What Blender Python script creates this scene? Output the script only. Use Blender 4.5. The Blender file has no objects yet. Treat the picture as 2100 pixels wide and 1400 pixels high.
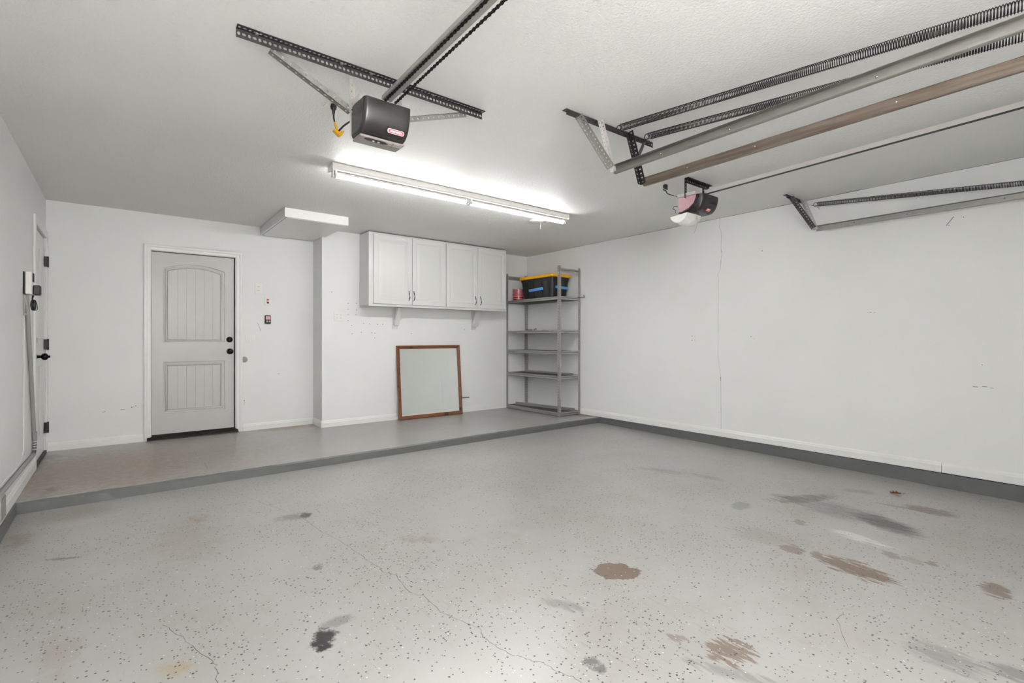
import bpy, math, random
from mathutils import Vector
random.seed(7)
R = math.radians
scene = bpy.context.scene
C = scene.collection

# ------------------------------------------------------------------ dimensions (metres, z = 0 at the foot of the step)
XL, XR = -0.5625, 5.2326          # left / right wall
YB, YK, YS, YF = 6.5436, 6.1894, 4.6079, -0.80   # recessed back wall, boxed-out back wall, step edge, front wall
XB = 1.9409                       # outer corner of the boxed-out wall
ZC, ZP = 2.5163, 0.0763           # ceiling, raised slab
SLOPE = 0.01
def fz(y): return -SLOPE * (YS - y)   # garage floor falls towards the doors

# ------------------------------------------------------------------ camera
cam = bpy.data.cameras.new('camera'); co = bpy.data.objects.new('camera', cam); C.objects.link(co)
co.location = (0, 0, 1.1693); co.rotation_euler = (R(90), 0, -0.6725)
cam.sensor_width = 36; cam.lens = 1008.99 / 2100 * 36; cam.shift_y = -0.00272; cam.clip_start = 0.02
scene.camera = co

# ------------------------------------------------------------------ world, lamps, exposure
w = bpy.data.worlds.new('world'); scene.world = w; w.use_nodes = True
w.node_tree.nodes['Background'].inputs[0].default_value = (0.6, 0.65, 0.7, 1)
w.node_tree.nodes['Background'].inputs[1].default_value = 0.3
def area(name, loc, rot, sx, sy, power, col=(1, 0.995, 0.985)):
    l = bpy.data.lights.new(name, 'AREA'); l.shape = 'RECTANGLE'; l.size = sx; l.size_y = sy; l.energy = power; l.color = col
    o = bpy.data.objects.new(name, l); C.objects.link(o); o.location = loc; o.rotation_euler = rot
    return o
TUBE = 55.0                       # emission of the two lamp tubes in the strip light
# unseen fill lamps added in place of a flash, aimed at the front wall
area('bounced_fill', (0.9, -0.15, 1.85), (R(-90), 0, 0), 0.35, 0.35, 122)
area('bounced_fill', (0.10, -0.15, 1.60), (R(-90), 0, 0), 0.35, 0.35, 30)
scene.view_settings.view_transform = 'Standard'; scene.view_settings.look = 'None'
scene.view_settings.exposure = 0.74; scene.view_settings.gamma = 1.0
scene.view_settings.use_curve_mapping = False
scene.cycles.use_light_tree = False; scene.cycles.use_adaptive_sampling = True; scene.cycles.adaptive_threshold = 0.04; scene.cycles.max_bounces = 6; scene.cycles.diffuse_bounces = 4; scene.cycles.glossy_bounces = 3; scene.cycles.transmission_bounces = 2

# ------------------------------------------------------------------ materials
def srgb(r, g, b):
    f = lambda c: (c / 255 / 12.92) if c / 255 <= 0.04045 else ((c / 255 + 0.055) / 1.055) ** 2.4
    return (f(r), f(g), f(b), 1)
class NT:
    def __init__(s, name):
        s.m = bpy.data.materials.new(name); s.m.use_nodes = True
        s.n = s.m.node_tree.nodes; s.l = s.m.node_tree.links
        s.b = s.n['Principled BSDF']
        s.pos = None
    def node(s, t, **kw):
        n = s.n.new(t)
        for k, v in kw.items(): setattr(n, k, v)
        return n
    def inp(s, sock, v):
        if isinstance(v, bpy.types.NodeSocket): s.l.new(v, sock)
        else: sock.default_value = v
    def P(s):
        if s.pos is None: s.pos = s.node('ShaderNodeNewGeometry').outputs['Position']
        return s.pos
    def O(s): return s.node('ShaderNodeTexCoord').outputs['Object']
    def math(s, op, a, b=0.0, clamp=False):
        n = s.node('ShaderNodeMath', operation=op, use_clamp=clamp); s.inp(n.inputs[0], a); s.inp(n.inputs[1], b); return n.outputs[0]
    def vm(s, op, a, b=None):
        n = s.node('ShaderNodeVectorMath', operation=op); s.inp(n.inputs[0], a)
        if b is not None: s.inp(n.inputs[1], b)
        return n
    def noise(s, vec, scale, detail=3, rough=0.55, dist=0.0):
        n = s.node('ShaderNodeTexNoise'); s.inp(n.inputs['Vector'], vec); n.inputs['Scale'].default_value = scale
        n.inputs['Detail'].default_value = detail; n.inputs['Roughness'].default_value = rough; n.inputs['Distortion'].default_value = dist
        return n.outputs['Fac']
    def vor(s, vec, scale, feature='F1'):
        n = s.node('ShaderNodeTexVoronoi', feature=feature); s.inp(n.inputs['Vector'], vec); n.inputs['Scale'].default_value = scale
        return n
    def ramp(s, v, a, b, lo=0.0, hi=1.0, smooth=True):
        n = s.node('ShaderNodeMapRange', interpolation_type='SMOOTHSTEP' if smooth else 'LINEAR')
        s.inp(n.inputs[0], v); n.inputs[1].default_value = a; n.inputs[2].default_value = b; n.inputs[3].default_value = lo; n.inputs[4].default_value = hi
        return n.outputs[0]
    def mix(s, f, a, b):
        n = s.node('ShaderNodeMix', data_type='RGBA'); s.inp(n.inputs[0], f); s.inp(n.inputs[6], a); s.inp(n.inputs[7], b); return n.outputs[2]
    def bump(s, h, strength=0.2, dist=0.01):
        n = s.node('ShaderNodeBump'); s.inp(n.inputs['Height'], h); n.inputs['Strength'].default_value = strength; n.inputs['Distance'].default_value = dist
        s.l.new(n.outputs[0], s.b.inputs['Normal'])
    def set(s, **kw):
        for k, v in kw.items(): s.inp(s.b.inputs[k.replace('_', ' ')], v)
M = {}
def simple(key, col, rough=0.5, metal=0.0, var=0.06, scale=25, bump=0.0, bscale=120, spec=None):
    t = NT(key); c = srgb(*col); d = tuple(x * (1 - var * 3) for x in c[:3]) + (1,)
    f = t.noise(t.O(), scale, 4)
    t.set(Base_Color=t.mix(f, c, d), Roughness=rough, Metallic=metal)
    if spec is not None: t.set(Specular_IOR_Level=spec)
    if bump: t.bump(t.noise(t.O(), bscale, 3), bump, 0.004)
    M[key] = t.m
    return t
# walls: satin paint over light orange-peel texture
def wallmat(key, col, bs, bd, rough, scale, mottling=0.03, spec=0.35):
    t = NT(key); p = t.P()
    c = srgb(*col); d = tuple(x * (1 - mottling * 2.5) for x in c[:3]) + (1,)
    t.set(Base_Color=t.mix(t.noise(p, 1.6, 2), c, d), Roughness=rough, Specular_IOR_Level=spec)
    h = t.noise(p, scale, 2, 0.6)
    t.bump(h, bs, bd); M[key] = t.m
wallmat('wall_paint', (235, 235, 234), 0.25, 0.003, 0.45, 90)
wallmat('ceiling_paint', (232, 232, 230), 0.75, 0.0045, 0.50, 80, 0.02, 0.25)
simple('trim_paint', (234, 234, 232), 0.32, 0, 0.02, 8, 0.05, 60)
simple('cabinet_paint', (214, 214, 212), 0.30, 0, 0.01, 6)
simple('door_paint', (190, 190, 187), 0.34, 0, 0.03, 6, 0.05, 200)
simple('white_door_paint', (232, 232, 230), 0.35, 0, 0.02, 6)
simple('black_bronze', (26, 24, 23), 0.32, 0.7, 0.1)
simple('bolt_black', (22, 21, 20), 0.45, 0.2, 0.1)
simple('dark_gap', (14, 13, 12), 0.8, 0, 0.05)
simple('threshold_brown', (44, 33, 28), 0.45, 0.2, 0.25, 30)
simple('galvanised', (176, 175, 171), 0.40, 0.55, 0.10, 18, 0.05, 90)
simple('galvanised_mid', (138, 137, 133), 0.40, 0.5, 0.08, 18)
simple('galvanised_dark', (112, 111, 108), 0.42, 0.5, 0.12, 22, 0.05, 90)
simple('painted_angle', (64, 63, 61), 0.45, 0.55, 0.12, 22)
simple('track_steel', (138, 135, 131), 0.36, 0.7, 0.10, 9, 0.04, 60)
t = NT('track_stained')           # galvanised track with a brown film of old grease
p = t.O(); f = t.ramp(t.noise(t.vm('MULTIPLY', p, (2, .5, 9)).outputs[0], 6, 3), .3, .7)
t.set(Base_Color=t.mix(f, srgb(98, 85, 74), srgb(124, 113, 103)), Roughness=.42, Metallic=.65); M['track_stained'] = t.m
simple('spring_steel', (38, 36, 34), 0.42, 0.75, 0.1)
simple('cable_steel', (70, 68, 66), 0.4, 0.8, 0.1)
simple('rack_steel', (176, 175, 172), 0.40, 0.5, 0.10, 30, 0.06, 160)
simple('rack_board', (96, 94, 90), 0.6, 0.1, 0.15, 20)
simple('black_plastic', (34, 33, 33), 0.34, 0, 0.08, 14)
simple('tote_black', (38, 39, 42), 0.42, 0, 0.08, 14)
simple('tote_yellow', (246, 183, 14), 0.42, 0, 0.05, 14)
simple('blue_tape', (92, 158, 226), 0.6, 0, 0.04, 30)
simple('white_plastic', (236, 235, 231), 0.3, 0, 0.02, 12)
simple('grey_plastic', (150, 150, 147), 0.42, 0, 0.05, 12)
simple('lens_white', (238, 237, 232), 0.25, 0, 0.02, 12)
simple('chassis_grey', (206, 202, 200), 0.35, 0.3, 0.05, 12)
simple('skirt_grey', (150, 141, 138), 0.4, 0, 0.05, 12)
simple('pink_panel', (205, 164, 172), 0.38, 0.25, 0.10, 40)  # plain pink tone for the side panel of the farther opener
simple('charcoal_plastic', (44, 40, 39), 0.26, 0, 0.12, 16)
simple('emblem_red', (196, 70, 82), 0.4, 0, 0.05)
simple('emblem_pale', (244, 214, 214), 0.4, 0, 0.03)
simple('cord_yellow', (228, 172, 20), 0.4, 0, 0.05)
simple('copper', (150, 92, 60), 0.45, 0.6, 0.2)
simple('brown_leaf', (158, 92, 36), 0.7, 0, 0.25, 60)
simple('wall_mark', (138, 136, 130), 0.8, 0, 0.2, 60)
simple('crack_dark', (104, 102, 98), 0.9, 0, 0.2, 40)
simple('wall_crack', (172, 171, 168), 0.9, 0, 0.15, 40)
simple('screen_glow', (238, 180, 180), 0.25, 0, 0.1, 60)
simple('chrome_tip', (210, 210, 208), 0.2, 0.9, 0.05)
simple('chip_pale', (196, 195, 190), 0.6, 0, 0.1, 60)
simple('step_paint', (100, 101, 99), 0.42, 0, 0.10, 14, 0.25, 40)
t = NT('mirror_glass'); t.set(Base_Color=t.mix(t.noise(t.O(), 3, 2), (.78, .81, .79, 1), (.74, .78, .755, 1)), Metallic=1.0, Roughness=.035); M['mirror_glass'] = t.m
t = NT('stained_wood'); p = t.O()
g = t.noise(t.vm('MULTIPLY', p, (3, 3, 3)).outputs[0], 3, 5, .6, 2.0); k = t.ramp(t.noise(p, 7, 2), .58, .72)
t.set(Base_Color=t.mix(k, t.mix(g, srgb(86, 48, 24), srgb(128, 78, 42)), srgb(60, 32, 18)), Roughness=.42); M['stained_wood'] = t.m
t = NT('lamp_tube'); t.set(Base_Color=(1, 1, 1, 1), Emission_Color=(1, .995, .985, 1), Emission_Strength=TUBE, Roughness=.4)
M['lamp_tube'] = t.m
t = NT('paint_label'); p = t.O()   # printed can label: pale top, red lower half, light bands
z = t.node('ShaderNodeSeparateXYZ'); t.l.new(p, z.inputs[0])
red = t.mix(t.noise(p, 30, 3), srgb(176, 22, 40), srgb(120, 12, 26))
top = t.mix(t.noise(p, 22, 3), srgb(206, 140, 150), srgb(176, 36, 56))
band = t.math('GREATER_THAN', t.math('SINE', t.math('MULTIPLY', z.outputs[2], 190.0)), .55)
low = t.mix(band, red, srgb(230, 150, 140))
t.set(Base_Color=t.mix(t.ramp(z.outputs[2], .075, .085), low, top), Roughness=.35); M['paint_label'] = t.m

FLOOR_STAINS = [
('brown',2.004,1.648,5.944,-6.473,-7.574,-8.107,0.8,0.12,0.35),('oil',0.636,1.998,20.563,-3.232,-1.562,-13.831,0.95,0.5,0.9),
('oil',0.714,2.085,14.381,-1.382,-0.206,-30.035,0.35,0.9,0.9),('oil',0.972,3.437,27.316,-5.947,-8.215,-18.977,0.8,0.6,0.8),
('oil',0.893,3.454,10.763,-0.882,-5.374,-18.885,0.4,0.9,0.9),('oil',0.806,2.637,40.160,-5.806,1.379,-32.796,0.5,0.7,0.9),
('grey',3.482,1.736,7.409,-14.866,-7.562,-9.854,0.55,0.3,0.7),('oil',4.021,1.522,2.719,-3.325,-6.336,-12.196,0.62,0.7,1.1),
('oil',3.936,1.643,8.609,-12.126,-17.677,-4.390,0.4,0.8,0.9),('oil',3.933,1.254,2.105,-4.062,-6.111,-1.153,0.45,1.0,1.0),
('oil',3.898,0.980,2.660,-6.303,-8.527,0.783,0.8,0.9,0.8),('white',3.496,1.020,5.792,-7.546,-18.519,-0.567,0.6,0.6,1.7),
('brown',4.438,0.878,3.364,-7.142,-11.739,-2.317,0.75,0.5,1.3),('brown',4.373,1.014,3.0,-6.5,-40.0,-9.0,0.5,0.6,1.0),
('brown',3.012,0.900,3.741,-6.315,-10.475,-1.132,0.85,0.5,1.3),('brown',3.006,1.202,8.168,-15.096,-14.250,-7.028,0.6,0.5,1.0),
('brown',3.040,1.088,14.032,-29.767,-18.357,-10.040,0.6,0.5,1.0),('brown',3.366,0.829,10.083,-24.101,-17.624,-4.214,0.5,0.5,1.0),
('brown',3.381,0.741,7.491,-20.874,-20.377,-4.499,0.35,0.6,1.0),('brown',3.414,0.665,10.871,-34.030,-28.204,-7.573,0.6,0.5,1.0),
('brown',3.295,0.405,5.407,-19.409,-11.166,-1.197,0.75,0.5,1.1),('brown',1.845,0.958,6.883,-7.823,-7.601,-12.506,0.7,0.5,1.4),
('brown',1.752,1.135,21.023,-17.691,-32.021,-24.316,0.5,0.6,1.3),('rust',1.383,2.615,8.437,-3.309,-12.630,-16.355,0.35,0.9,1.0),
('oil',1.365,1.237,24.602,-13.516,-20.440,-14.918,0.6,0.7,1.2),('tan',0.391,3.807,16.864,-0.645,-0.479,-11.900,0.45,0.6,1.0),
('rust',-0.460,4.038,16.620,4.379,7.675,-7.205,0.5,0.9,0.9),('yellow',0.150,2.153,21.153,1.095,-7.897,-21.233,0.35,0.9,0.9),
('oil',2.447,0.434,4.271,-9.795,-12.359,-1.740,0.35,1.0,1.2),('oil',4.551,1.334,4.581,-9.225,-15.991,-9.498,0.3,0.8,1.0),
('oil',3.826,2.619,4.497,-4.384,-15.132,-7.031,0.3,0.9,1.1),('oil',3.958,2.271,6.217,-7.093,-19.743,-3.033,0.3,0.9,1.1),
('rust',-0.182,2.523,16.520,2.038,-1.272,-6.393,0.22,1.0,1.0),('rust',0.308,3.420,7.666,-0.358,-0.338,-2.987,0.2,1.0,1.0),
('brown',3.058,1.403,3.681,-5.328,-7.986,-2.781,0.22,1.0,1.2),('oil',2.537,0.261,4.645,-12.240,-19.598,-6.890,0.45,0.9,1.2),
('oil',1.725,0.895,6.973,-5.055,-27.147,-14.756,0.3,1.0,1.2),('oil',1.571,1.584,11.154,-6.212,-24.245,-14.728,0.3,1.0,1.3),
('brown',3.487,1.349,13.662,-27.029,-16.636,-6.686,0.5,0.5,1.0),('oil',-0.239,3.566,18.854,5.207,-24.876,-60.852,0.5,0.8,0.9),
('rust',-0.245,4.384,4.606,0.931,-0.399,-7.608,0.35,1.0,0.9)]
SLAB_STAINS = [
('rust',-0.178,5.350,2.025,0.261,-0.022,-1.539,0.80,1.2,0.9),('rust',1.616,6.471,3.204,-0.143,0.147,-6.067,0.75,0.8,0.8),
('rust',0.291,5.506,1.251,0.095,-0.072,-1.166,0.5,1.3,0.9),('oil',-0.532,6.208,10.020,1.804,1.307,-6.980,0.4,0.9,0.9),
('oil',-0.389,4.847,23.741,3.739,4.173,-14.314,0.5,0.9,1.0),('rust',5.175,4.875,6.094,-4.252,-8.684,-2.971,0.7,0.9,0.5)]
STCOL = dict(brown=srgb(104, 84, 70), oil=srgb(42, 40, 39), grey=srgb(112, 112, 108), white=srgb(208, 208, 204), rust=srgb(126, 104, 88), tan=srgb(140, 124, 98), yellow=srgb(156, 128, 70))
def floormat(key, stains, flakes):
    t = NT(key); p = t.P()
    s = t.node('ShaderNodeSeparateXYZ'); t.l.new(p, s.inputs[0])
    c3 = t.node('ShaderNodeCombineXYZ'); t.l.new(s.outputs[0], c3.inputs[0]); t.l.new(s.outputs[1], c3.inputs[1]); c3.inputs[2].default_value = 1
    hp = c3.outputs[0]
    col = t.mix(t.ramp(t.noise(p, 1.3, 5, .6), .3, .7), srgb(164, 163, 161), srgb(157, 155, 152))
    col = t.mix(t.ramp(t.noise(p, 3.1, 5, .65), .52, .75, 0, .22), col, srgb(150, 138, 126))
    streak = t.math('SUBTRACT', t.noise(t.vm('MULTIPLY', p, (44, 7, 1)).outputs[0], 1.0, 5, .74), .5)
    blotch = t.math('SUBTRACT', t.noise(p, 21, 5, .74), .5)
    col = t.mix(t.math('MULTIPLY', t.ramp(streak, .06, .26, 0, .5, False), t.ramp(t.noise(p, 1.2, 2), .40, .60, 0, 1, False)), col, srgb(108, 102, 95))
    col = t.mix(t.ramp(t.math('ADD', t.math('MULTIPLY', blotch, .35), t.noise(p, 2.3, 3)), .52, .78, 0, .38, False), col, srgb(140, 130, 121))
    amp = {}
    def ragged(kind, na):
        na = round(na * 5) / 5
        if (kind, na) not in amp: amp[kind, na] = t.math('MULTIPLY', streak if kind else blotch, na * 6.0)
        return amp[kind, na]
    for (k, cx, cy, a, b, c, d, st, soft, na) in stains:
        q1 = t.vm('DOT_PRODUCT', hp, (a, b, -(a * cx + b * cy))).outputs['Value']
        q2 = t.vm('DOT_PRODUCT', hp, (c, d, -(c * cx + d * cy))).outputs['Value']
        m2 = t.node('ShaderNodeMath', operation='MULTIPLY_ADD'); t.inp(m2.inputs[0], q2); t.inp(m2.inputs[1], q2); t.inp(m2.inputs[2], t.math('MULTIPLY', q1, q1))
        v = t.math('SUBTRACT', ragged(cx > 1.5 and na > .5, na), m2.outputs[0])
        w_ = soft * (.45 if k == 'brown' else .8); f = t.ramp(v, -1.0 - w_, -1.0 + w_, 0, min(1, st * 1.12), False)
        col = t.mix(f, col, STCOL[k])
    rough = 0.31
    if flakes:
        # decorative chips: dark and pale flakes strewn unevenly
        dens = t.ramp(t.noise(p, 1.3, 3), .35, .66, .05, .30, False)
        for (scale, rad, seed, colr, mul) in ((84, .28, 0, srgb(46, 44, 42), 1.15), (44, .15, 3.7, srgb(40, 38, 36), .45), (92, .20, 9.1, srgb(214, 214, 210), .3)):
            vv = t.vor(t.vm('ADD', t.vm('MULTIPLY', p, (1, 1, 0)).outputs[0], (seed, seed * 1.7, .13)).outputs[0], scale)
            rnd = t.node('ShaderNodeSeparateColor'); t.l.new(vv.outputs['Color'], rnd.inputs[0])
            on = t.math('LESS_THAN', rnd.outputs[0], t.math('MULTIPLY', dens, mul))
            rr = t.math('MULTIPLY', t.math('ADD', rnd.outputs[1], .45), rad)
            inside = t.math('LESS_THAN', t.math('ADD', vv.outputs['Distance'], t.math('MULTIPLY', t.noise(p, 160, 2), .22)), t.math('ADD', rr, .11))
            col = t.mix(t.math('MULTIPLY', t.math('MULTIPLY', on, inside), .93), col, colr)
    t.set(Base_Color=col, Roughness=rough, Specular_IOR_Level=.6)
    t.bump(t.math('ADD', t.noise(p, 38, 4, .6), t.math('MULTIPLY', t.noise(p, 150, 2), .15)), .05, .004)
    M[key] = t.m
floormat('floor_paint', FLOOR_STAINS, True)
floormat('slab_paint', SLAB_STAINS, False)

# ------------------------------------------------------------------ mesh builder
ROOT = {}
def V(*a): return Vector(a if len(a) > 1 else a[0])
class MB:
    def __init__(s): s.v = []; s.f = []; s.sm = []
    def add(s, vs, fs, smooth=False):
        o = len(s.v); s.v += [tuple(x) for x in vs]; s.f += [tuple(i + o for i in f) for f in fs]; s.sm += [smooth] * len(fs); return s
    def box(s, a, b, bev=0.0):
        x0, y0, z0 = (min(a[i], b[i]) for i in range(3)); x1, y1, z1 = (max(a[i], b[i]) for i in range(3))
        if bev <= 0:
            vs = [(x0, y0, z0), (x1, y0, z0), (x1, y1, z0), (x0, y1, z0), (x0, y0, z1), (x1, y0, z1), (x1, y1, z1), (x0, y1, z1)]
            return s.add(vs, [(0, 3, 2, 1), (4, 5, 6, 7), (0, 1, 5, 4), (1, 2, 6, 5), (2, 3, 7, 6), (3, 0, 4, 7)])
        e = min(bev, (x1 - x0) * .49, (y1 - y0) * .49, (z1 - z0) * .49)
        vs = []; idx = {}
        for cx in (0, 1):
            for cy in (0, 1):
                for cz in (0, 1):
                    X = (x0, x1)[cx]; Y = (y0, y1)[cy]; Z = (z0, z1)[cz]; sx, sy, sz = (1 - 2 * cx), (1 - 2 * cy), (1 - 2 * cz)
                    idx[cx, cy, cz] = len(vs); vs += [(X, Y + sy * e, Z + sz * e), (X + sx * e, Y, Z + sz * e), (X + sx * e, Y + sy * e, Z)]
        fs = []
        for q in (0, 1):
            fs.append([idx[q, a, b] for a, b in ((0, 0), (1, 0), (1, 1), (0, 1))][::1 if q else -1])
            fs.append([idx[a, q, b] + 1 for a, b in ((0, 0), (1, 0), (1, 1), (0, 1))][::-1 if q else 1])
            fs.append([idx[a, b, q] + 2 for a, b in ((0, 0), (1, 0), (1, 1), (0, 1))][::1 if q else -1])
        for a in (0, 1):
            for b in (0, 1):
                i, j = idx[0, a, b], idx[1, a, b]; fs.append((i + 1, j + 1, j + 2, i + 2))
                i, j = idx[a, 0, b], idx[a, 1, b]; fs.append((i, j, j + 2, i + 2))
                i, j = idx[a, b, 0], idx[a, b, 1]; fs.append((i, j, j + 1, i + 1))
        for k in idx.values(): fs.append((k, k + 1, k + 2))
        return s.add(vs, fs)
    def frame(s, d, up=None):
        d = V(d).normalized(); up = V(up) if up else (V(0, 0, 1) if abs(d.z) < .95 else V(0, 1, 0))
        a = d.cross(up).normalized(); b = a.cross(d).normalized(); return a, b
    def bar(s, p, q, w, h, up=None):      # rectangular bar between two points
        p, q = V(p), V(q); a, b = s.frame(q - p, up); vs = []
        for c in (p, q):
            for x, y in ((-1, -1), (1, -1), (1, 1), (-1, 1)): vs.append(c + a * (x * w / 2) + b * (y * h / 2))
        return s.add(vs, [(3, 2, 1, 0), (4, 5, 6, 7), (0, 1, 5, 4), (1, 2, 6, 5), (2, 3, 7, 6), (3, 0, 4, 7)])
    def tube(s, pts, r, n=8, caps=True, smooth=True):
        pts = [V(p) for p in pts]; rings = []; prev = None
        for i, p in enumerate(pts):
            d = (pts[min(i + 1, len(pts) - 1)] - pts[max(i - 1, 0)]).normalized()
            if prev is None: a, b = s.frame(d)
            else:
                a = (prev - d * prev.dot(d)).normalized(); b = a.cross(d).normalized()
            prev = a; rr = r[i] if isinstance(r, (list, tuple)) else r
            rings.append([p + (a * math.cos(t) + b * math.sin(t)) * rr for t in (2 * math.pi * k / n for k in range(n))])
        vs = [v for g in rings for v in g]; fs = []
        for i in range(len(pts) - 1):
            for k in range(n):
                a0 = i * n + k; a1 = i * n + (k + 1) % n; fs.append((a0, a1, a1 + n, a0 + n))
        s.add(vs, fs, smooth)
        if caps: s.add(rings[0], [tuple(range(n))]); s.add(rings[-1], [tuple(range(n))[::-1]])
        return s
    def lathe(s, c, axis, prof, n=20, smooth=True):   # prof: (radius, height along axis)
        c = V(c); d = V(axis).normalized(); a, b = s.frame(d); vs = []; fs = []
        for r, h in prof:
            for k in range(n):
                t = 2 * math.pi * k / n; vs.append(c + d * h + (a * math.cos(t) + b * math.sin(t)) * r)
        for i in range(len(prof) - 1):
            for k in range(n):
                a0 = i * n + k; a1 = i * n + (k + 1) % n; fs.append((a0, a1, a1 + n, a0 + n))
        s.add(vs, fs, smooth)
        if prof[0][0] > 1e-5: s.add(vs[:n], [tuple(range(n))])
        if prof[-1][0] > 1e-5: s.add(vs[-n:], [tuple(range(n))])
        return s
    def prism(s, poly, o, ex, ey, ez):   # polygon (2D) placed at o with axes ex, ey, extruded by vector ez
        o, ex, ey, ez = V(o), V(ex), V(ey), V(ez); n = len(poly)
        vs = [o + ex * x + ey * y for x, y in poly]; vs += [v + ez for v in vs]
        return s.add(vs, [tuple(range(n))[::-1], tuple(range(n, 2 * n))] + [(i, (i + 1) % n, (i + 1) % n + n, i + n) for i in range(n)])
    def shell(s, line, th, p, q, ex, ey):   # thin folded sheet: open 2D polyline of thickness th swept from p to q
        p, q, ex, ey = V(p), V(q), V(ex), V(ey); n = len(line); off = []
        for i in range(n):
            a = line[max(i - 1, 0)]; b = line[min(i + 1, n - 1)]; dx, dy = b[0] - a[0], b[1] - a[1]; L = math.hypot(dx, dy) or 1
            off.append((line[i][0] - dy / L * th, line[i][1] + dx / L * th))
        poly = list(line) + off[::-1]; m = len(poly); vs = [c + ex * x + ey * y for c in (p, q) for x, y in poly]; fs = [(i, (i + 1) % m, (i + 1) % m + m, i + m) for i in range(m)]
        for i in range(n - 1):
            fs.append((i, i + 1, m - 2 - i, m - 1 - i)); fs.append((m + i, m + i + 1, m + m - 2 - i, m + m - 1 - i))
        return s.add(vs, fs)
    def perf(s, o, u, wdir, L, W, nrm, pitch=.025, hole=((.0045, .0045),), th=.002, off=0.5):
        # perforated flange: length L along u, width W along wdir, holes cycling through (half length, half width)
        o, u, wd, nn = V(o), V(u).normalized(), V(wdir).normalized(), V(nrm).normalized() * th
        n = max(1, round(L / pitch)); st = L / n
        for i in range(n):
            hx, hy = hole[i % len(hole)]; cu, cw = (i + .5) * st, W * off
            outer = [(st * (i + 1), cw), (st * (i + 1), W), (cu, W), (st * i, W), (st * i, cw), (st * i, 0), (cu, 0), (st * (i + 1), 0)]
            k = .7071; inner = [(cu + hx * a, cw + hy * b) for a, b in ((1, 0), (k, k), (0, 1), (-k, k), (-1, 0), (-k, -k), (0, -1), (k, -k))]
            P = [o + u * a + wd * b for a, b in outer + inner]; vs = P + [x + nn for x in P]; fs = []
            for j in range(8):
                j1 = (j + 1) % 8
                fs += [(j, j1, 8 + j1, 8 + j), (16 + j1, 16 + j, 24 + j, 24 + j1), (8 + j, 8 + j1, 24 + j1, 24 + j)]
            fs += [(1, 2, 18, 17), (2, 3, 19, 18), (5, 6, 22, 21), (6, 7, 23, 22)]
            if i == 0: fs += [(3, 4, 20, 19), (4, 5, 21, 20)]
            if i == n - 1: fs += [(7, 0, 16, 23), (0, 1, 17, 16)]
            s.add(vs, fs)
        return s
    def angle(s, p, q, d1, d2, w=.035, th=.0022, pitch=.025, hole=((.0045, .0045),)):   # perforated angle iron: two flanges
        p, q = V(p), V(q); u = q - p; L = u.length
        a = V(d1); a = (a - u.normalized() * a.dot(u.normalized())).normalized(); b = V(d2); b = (b - u.normalized() * b.dot(u.normalized())).normalized()
        s.perf(p, u, a, L, w, b, pitch, hole, th); s.perf(p, u, b, L, w, a, pitch, hole, th); return s
    def build(s, name, mat, parent=None, fix=True):
        o0 = ROOT.get(parent.name, V(0, 0, 0)) if parent else V(0, 0, 0)
        me = bpy.data.meshes.new(name); me.from_pydata([tuple(V(v) - o0) for v in s.v], [], s.f); me.update()
        if fix:
            import bmesh
            b = bmesh.new(); b.from_mesh(me); bmesh.ops.recalc_face_normals(b, faces=b.faces); b.to_mesh(me); b.free()
        for p_, sm in zip(me.polygons, s.sm): p_.use_smooth = sm
        me.materials.append(M[mat]); o = bpy.data.objects.new(name, me); C.objects.link(o)
        if parent: o.parent = parent; ROOT[o.name] = o0
        else: ROOT[o.name] = V(0, 0, 0)
        return o
def tag(o, label, cat, group=None):
    o['label'] = label; o['category'] = cat
    if group: o['group'] = group
    return o
def thing(name, loc, label, cat, group=None):
    o = bpy.data.objects.new(name, None); C.objects.link(o); o.location = loc; o.empty_display_size = .1; ROOT[o.name] = V(loc)
    return tag(o, label, cat, group)
def solo(name, mb, mat, loc, label, cat, group=None):      # a thing that is one mesh, origin at its base
    o = mb.build(name, mat); 
    for v in o.data.vertices: v.co -= V(loc)
    o.location = loc; ROOT[o.name] = V(loc); return tag(o, label, cat, group)
def struct(name, mb, mat, parent=None):
    o = mb.build(name, mat, parent)
    if not parent: o['kind'] = 'structure'
    return o
def sgroup(name, loc, label=None):
    o = bpy.data.objects.new(name, None); C.objects.link(o); o.location = loc; ROOT[o.name] = V(loc); o['kind'] = 'structure'
    if label: o['label'] = label
    return o

# ================================================================== THE SETTING
b = MB(); n = 12
y0, y1 = YF - .2, YS
vs = [(XL - .2, y0, fz(y0)), (XR + .2, y0, fz(y0)), (XR + .2, y1, fz(y1)), (XL - .2, y1, fz(y1))]
b.add(vs + [(x, y, z - .15) for x, y, z in vs], [(0, 1, 2, 3), (7, 6, 5, 4), (0, 4, 5, 1), (1, 5, 6, 2), (2, 6, 7, 3), (3, 7, 4, 0)])
floor = struct('floor', b, 'floor_paint'); floor['label'] = 'grey painted concrete garage floor with dark chips, scuffs and stains'
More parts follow.
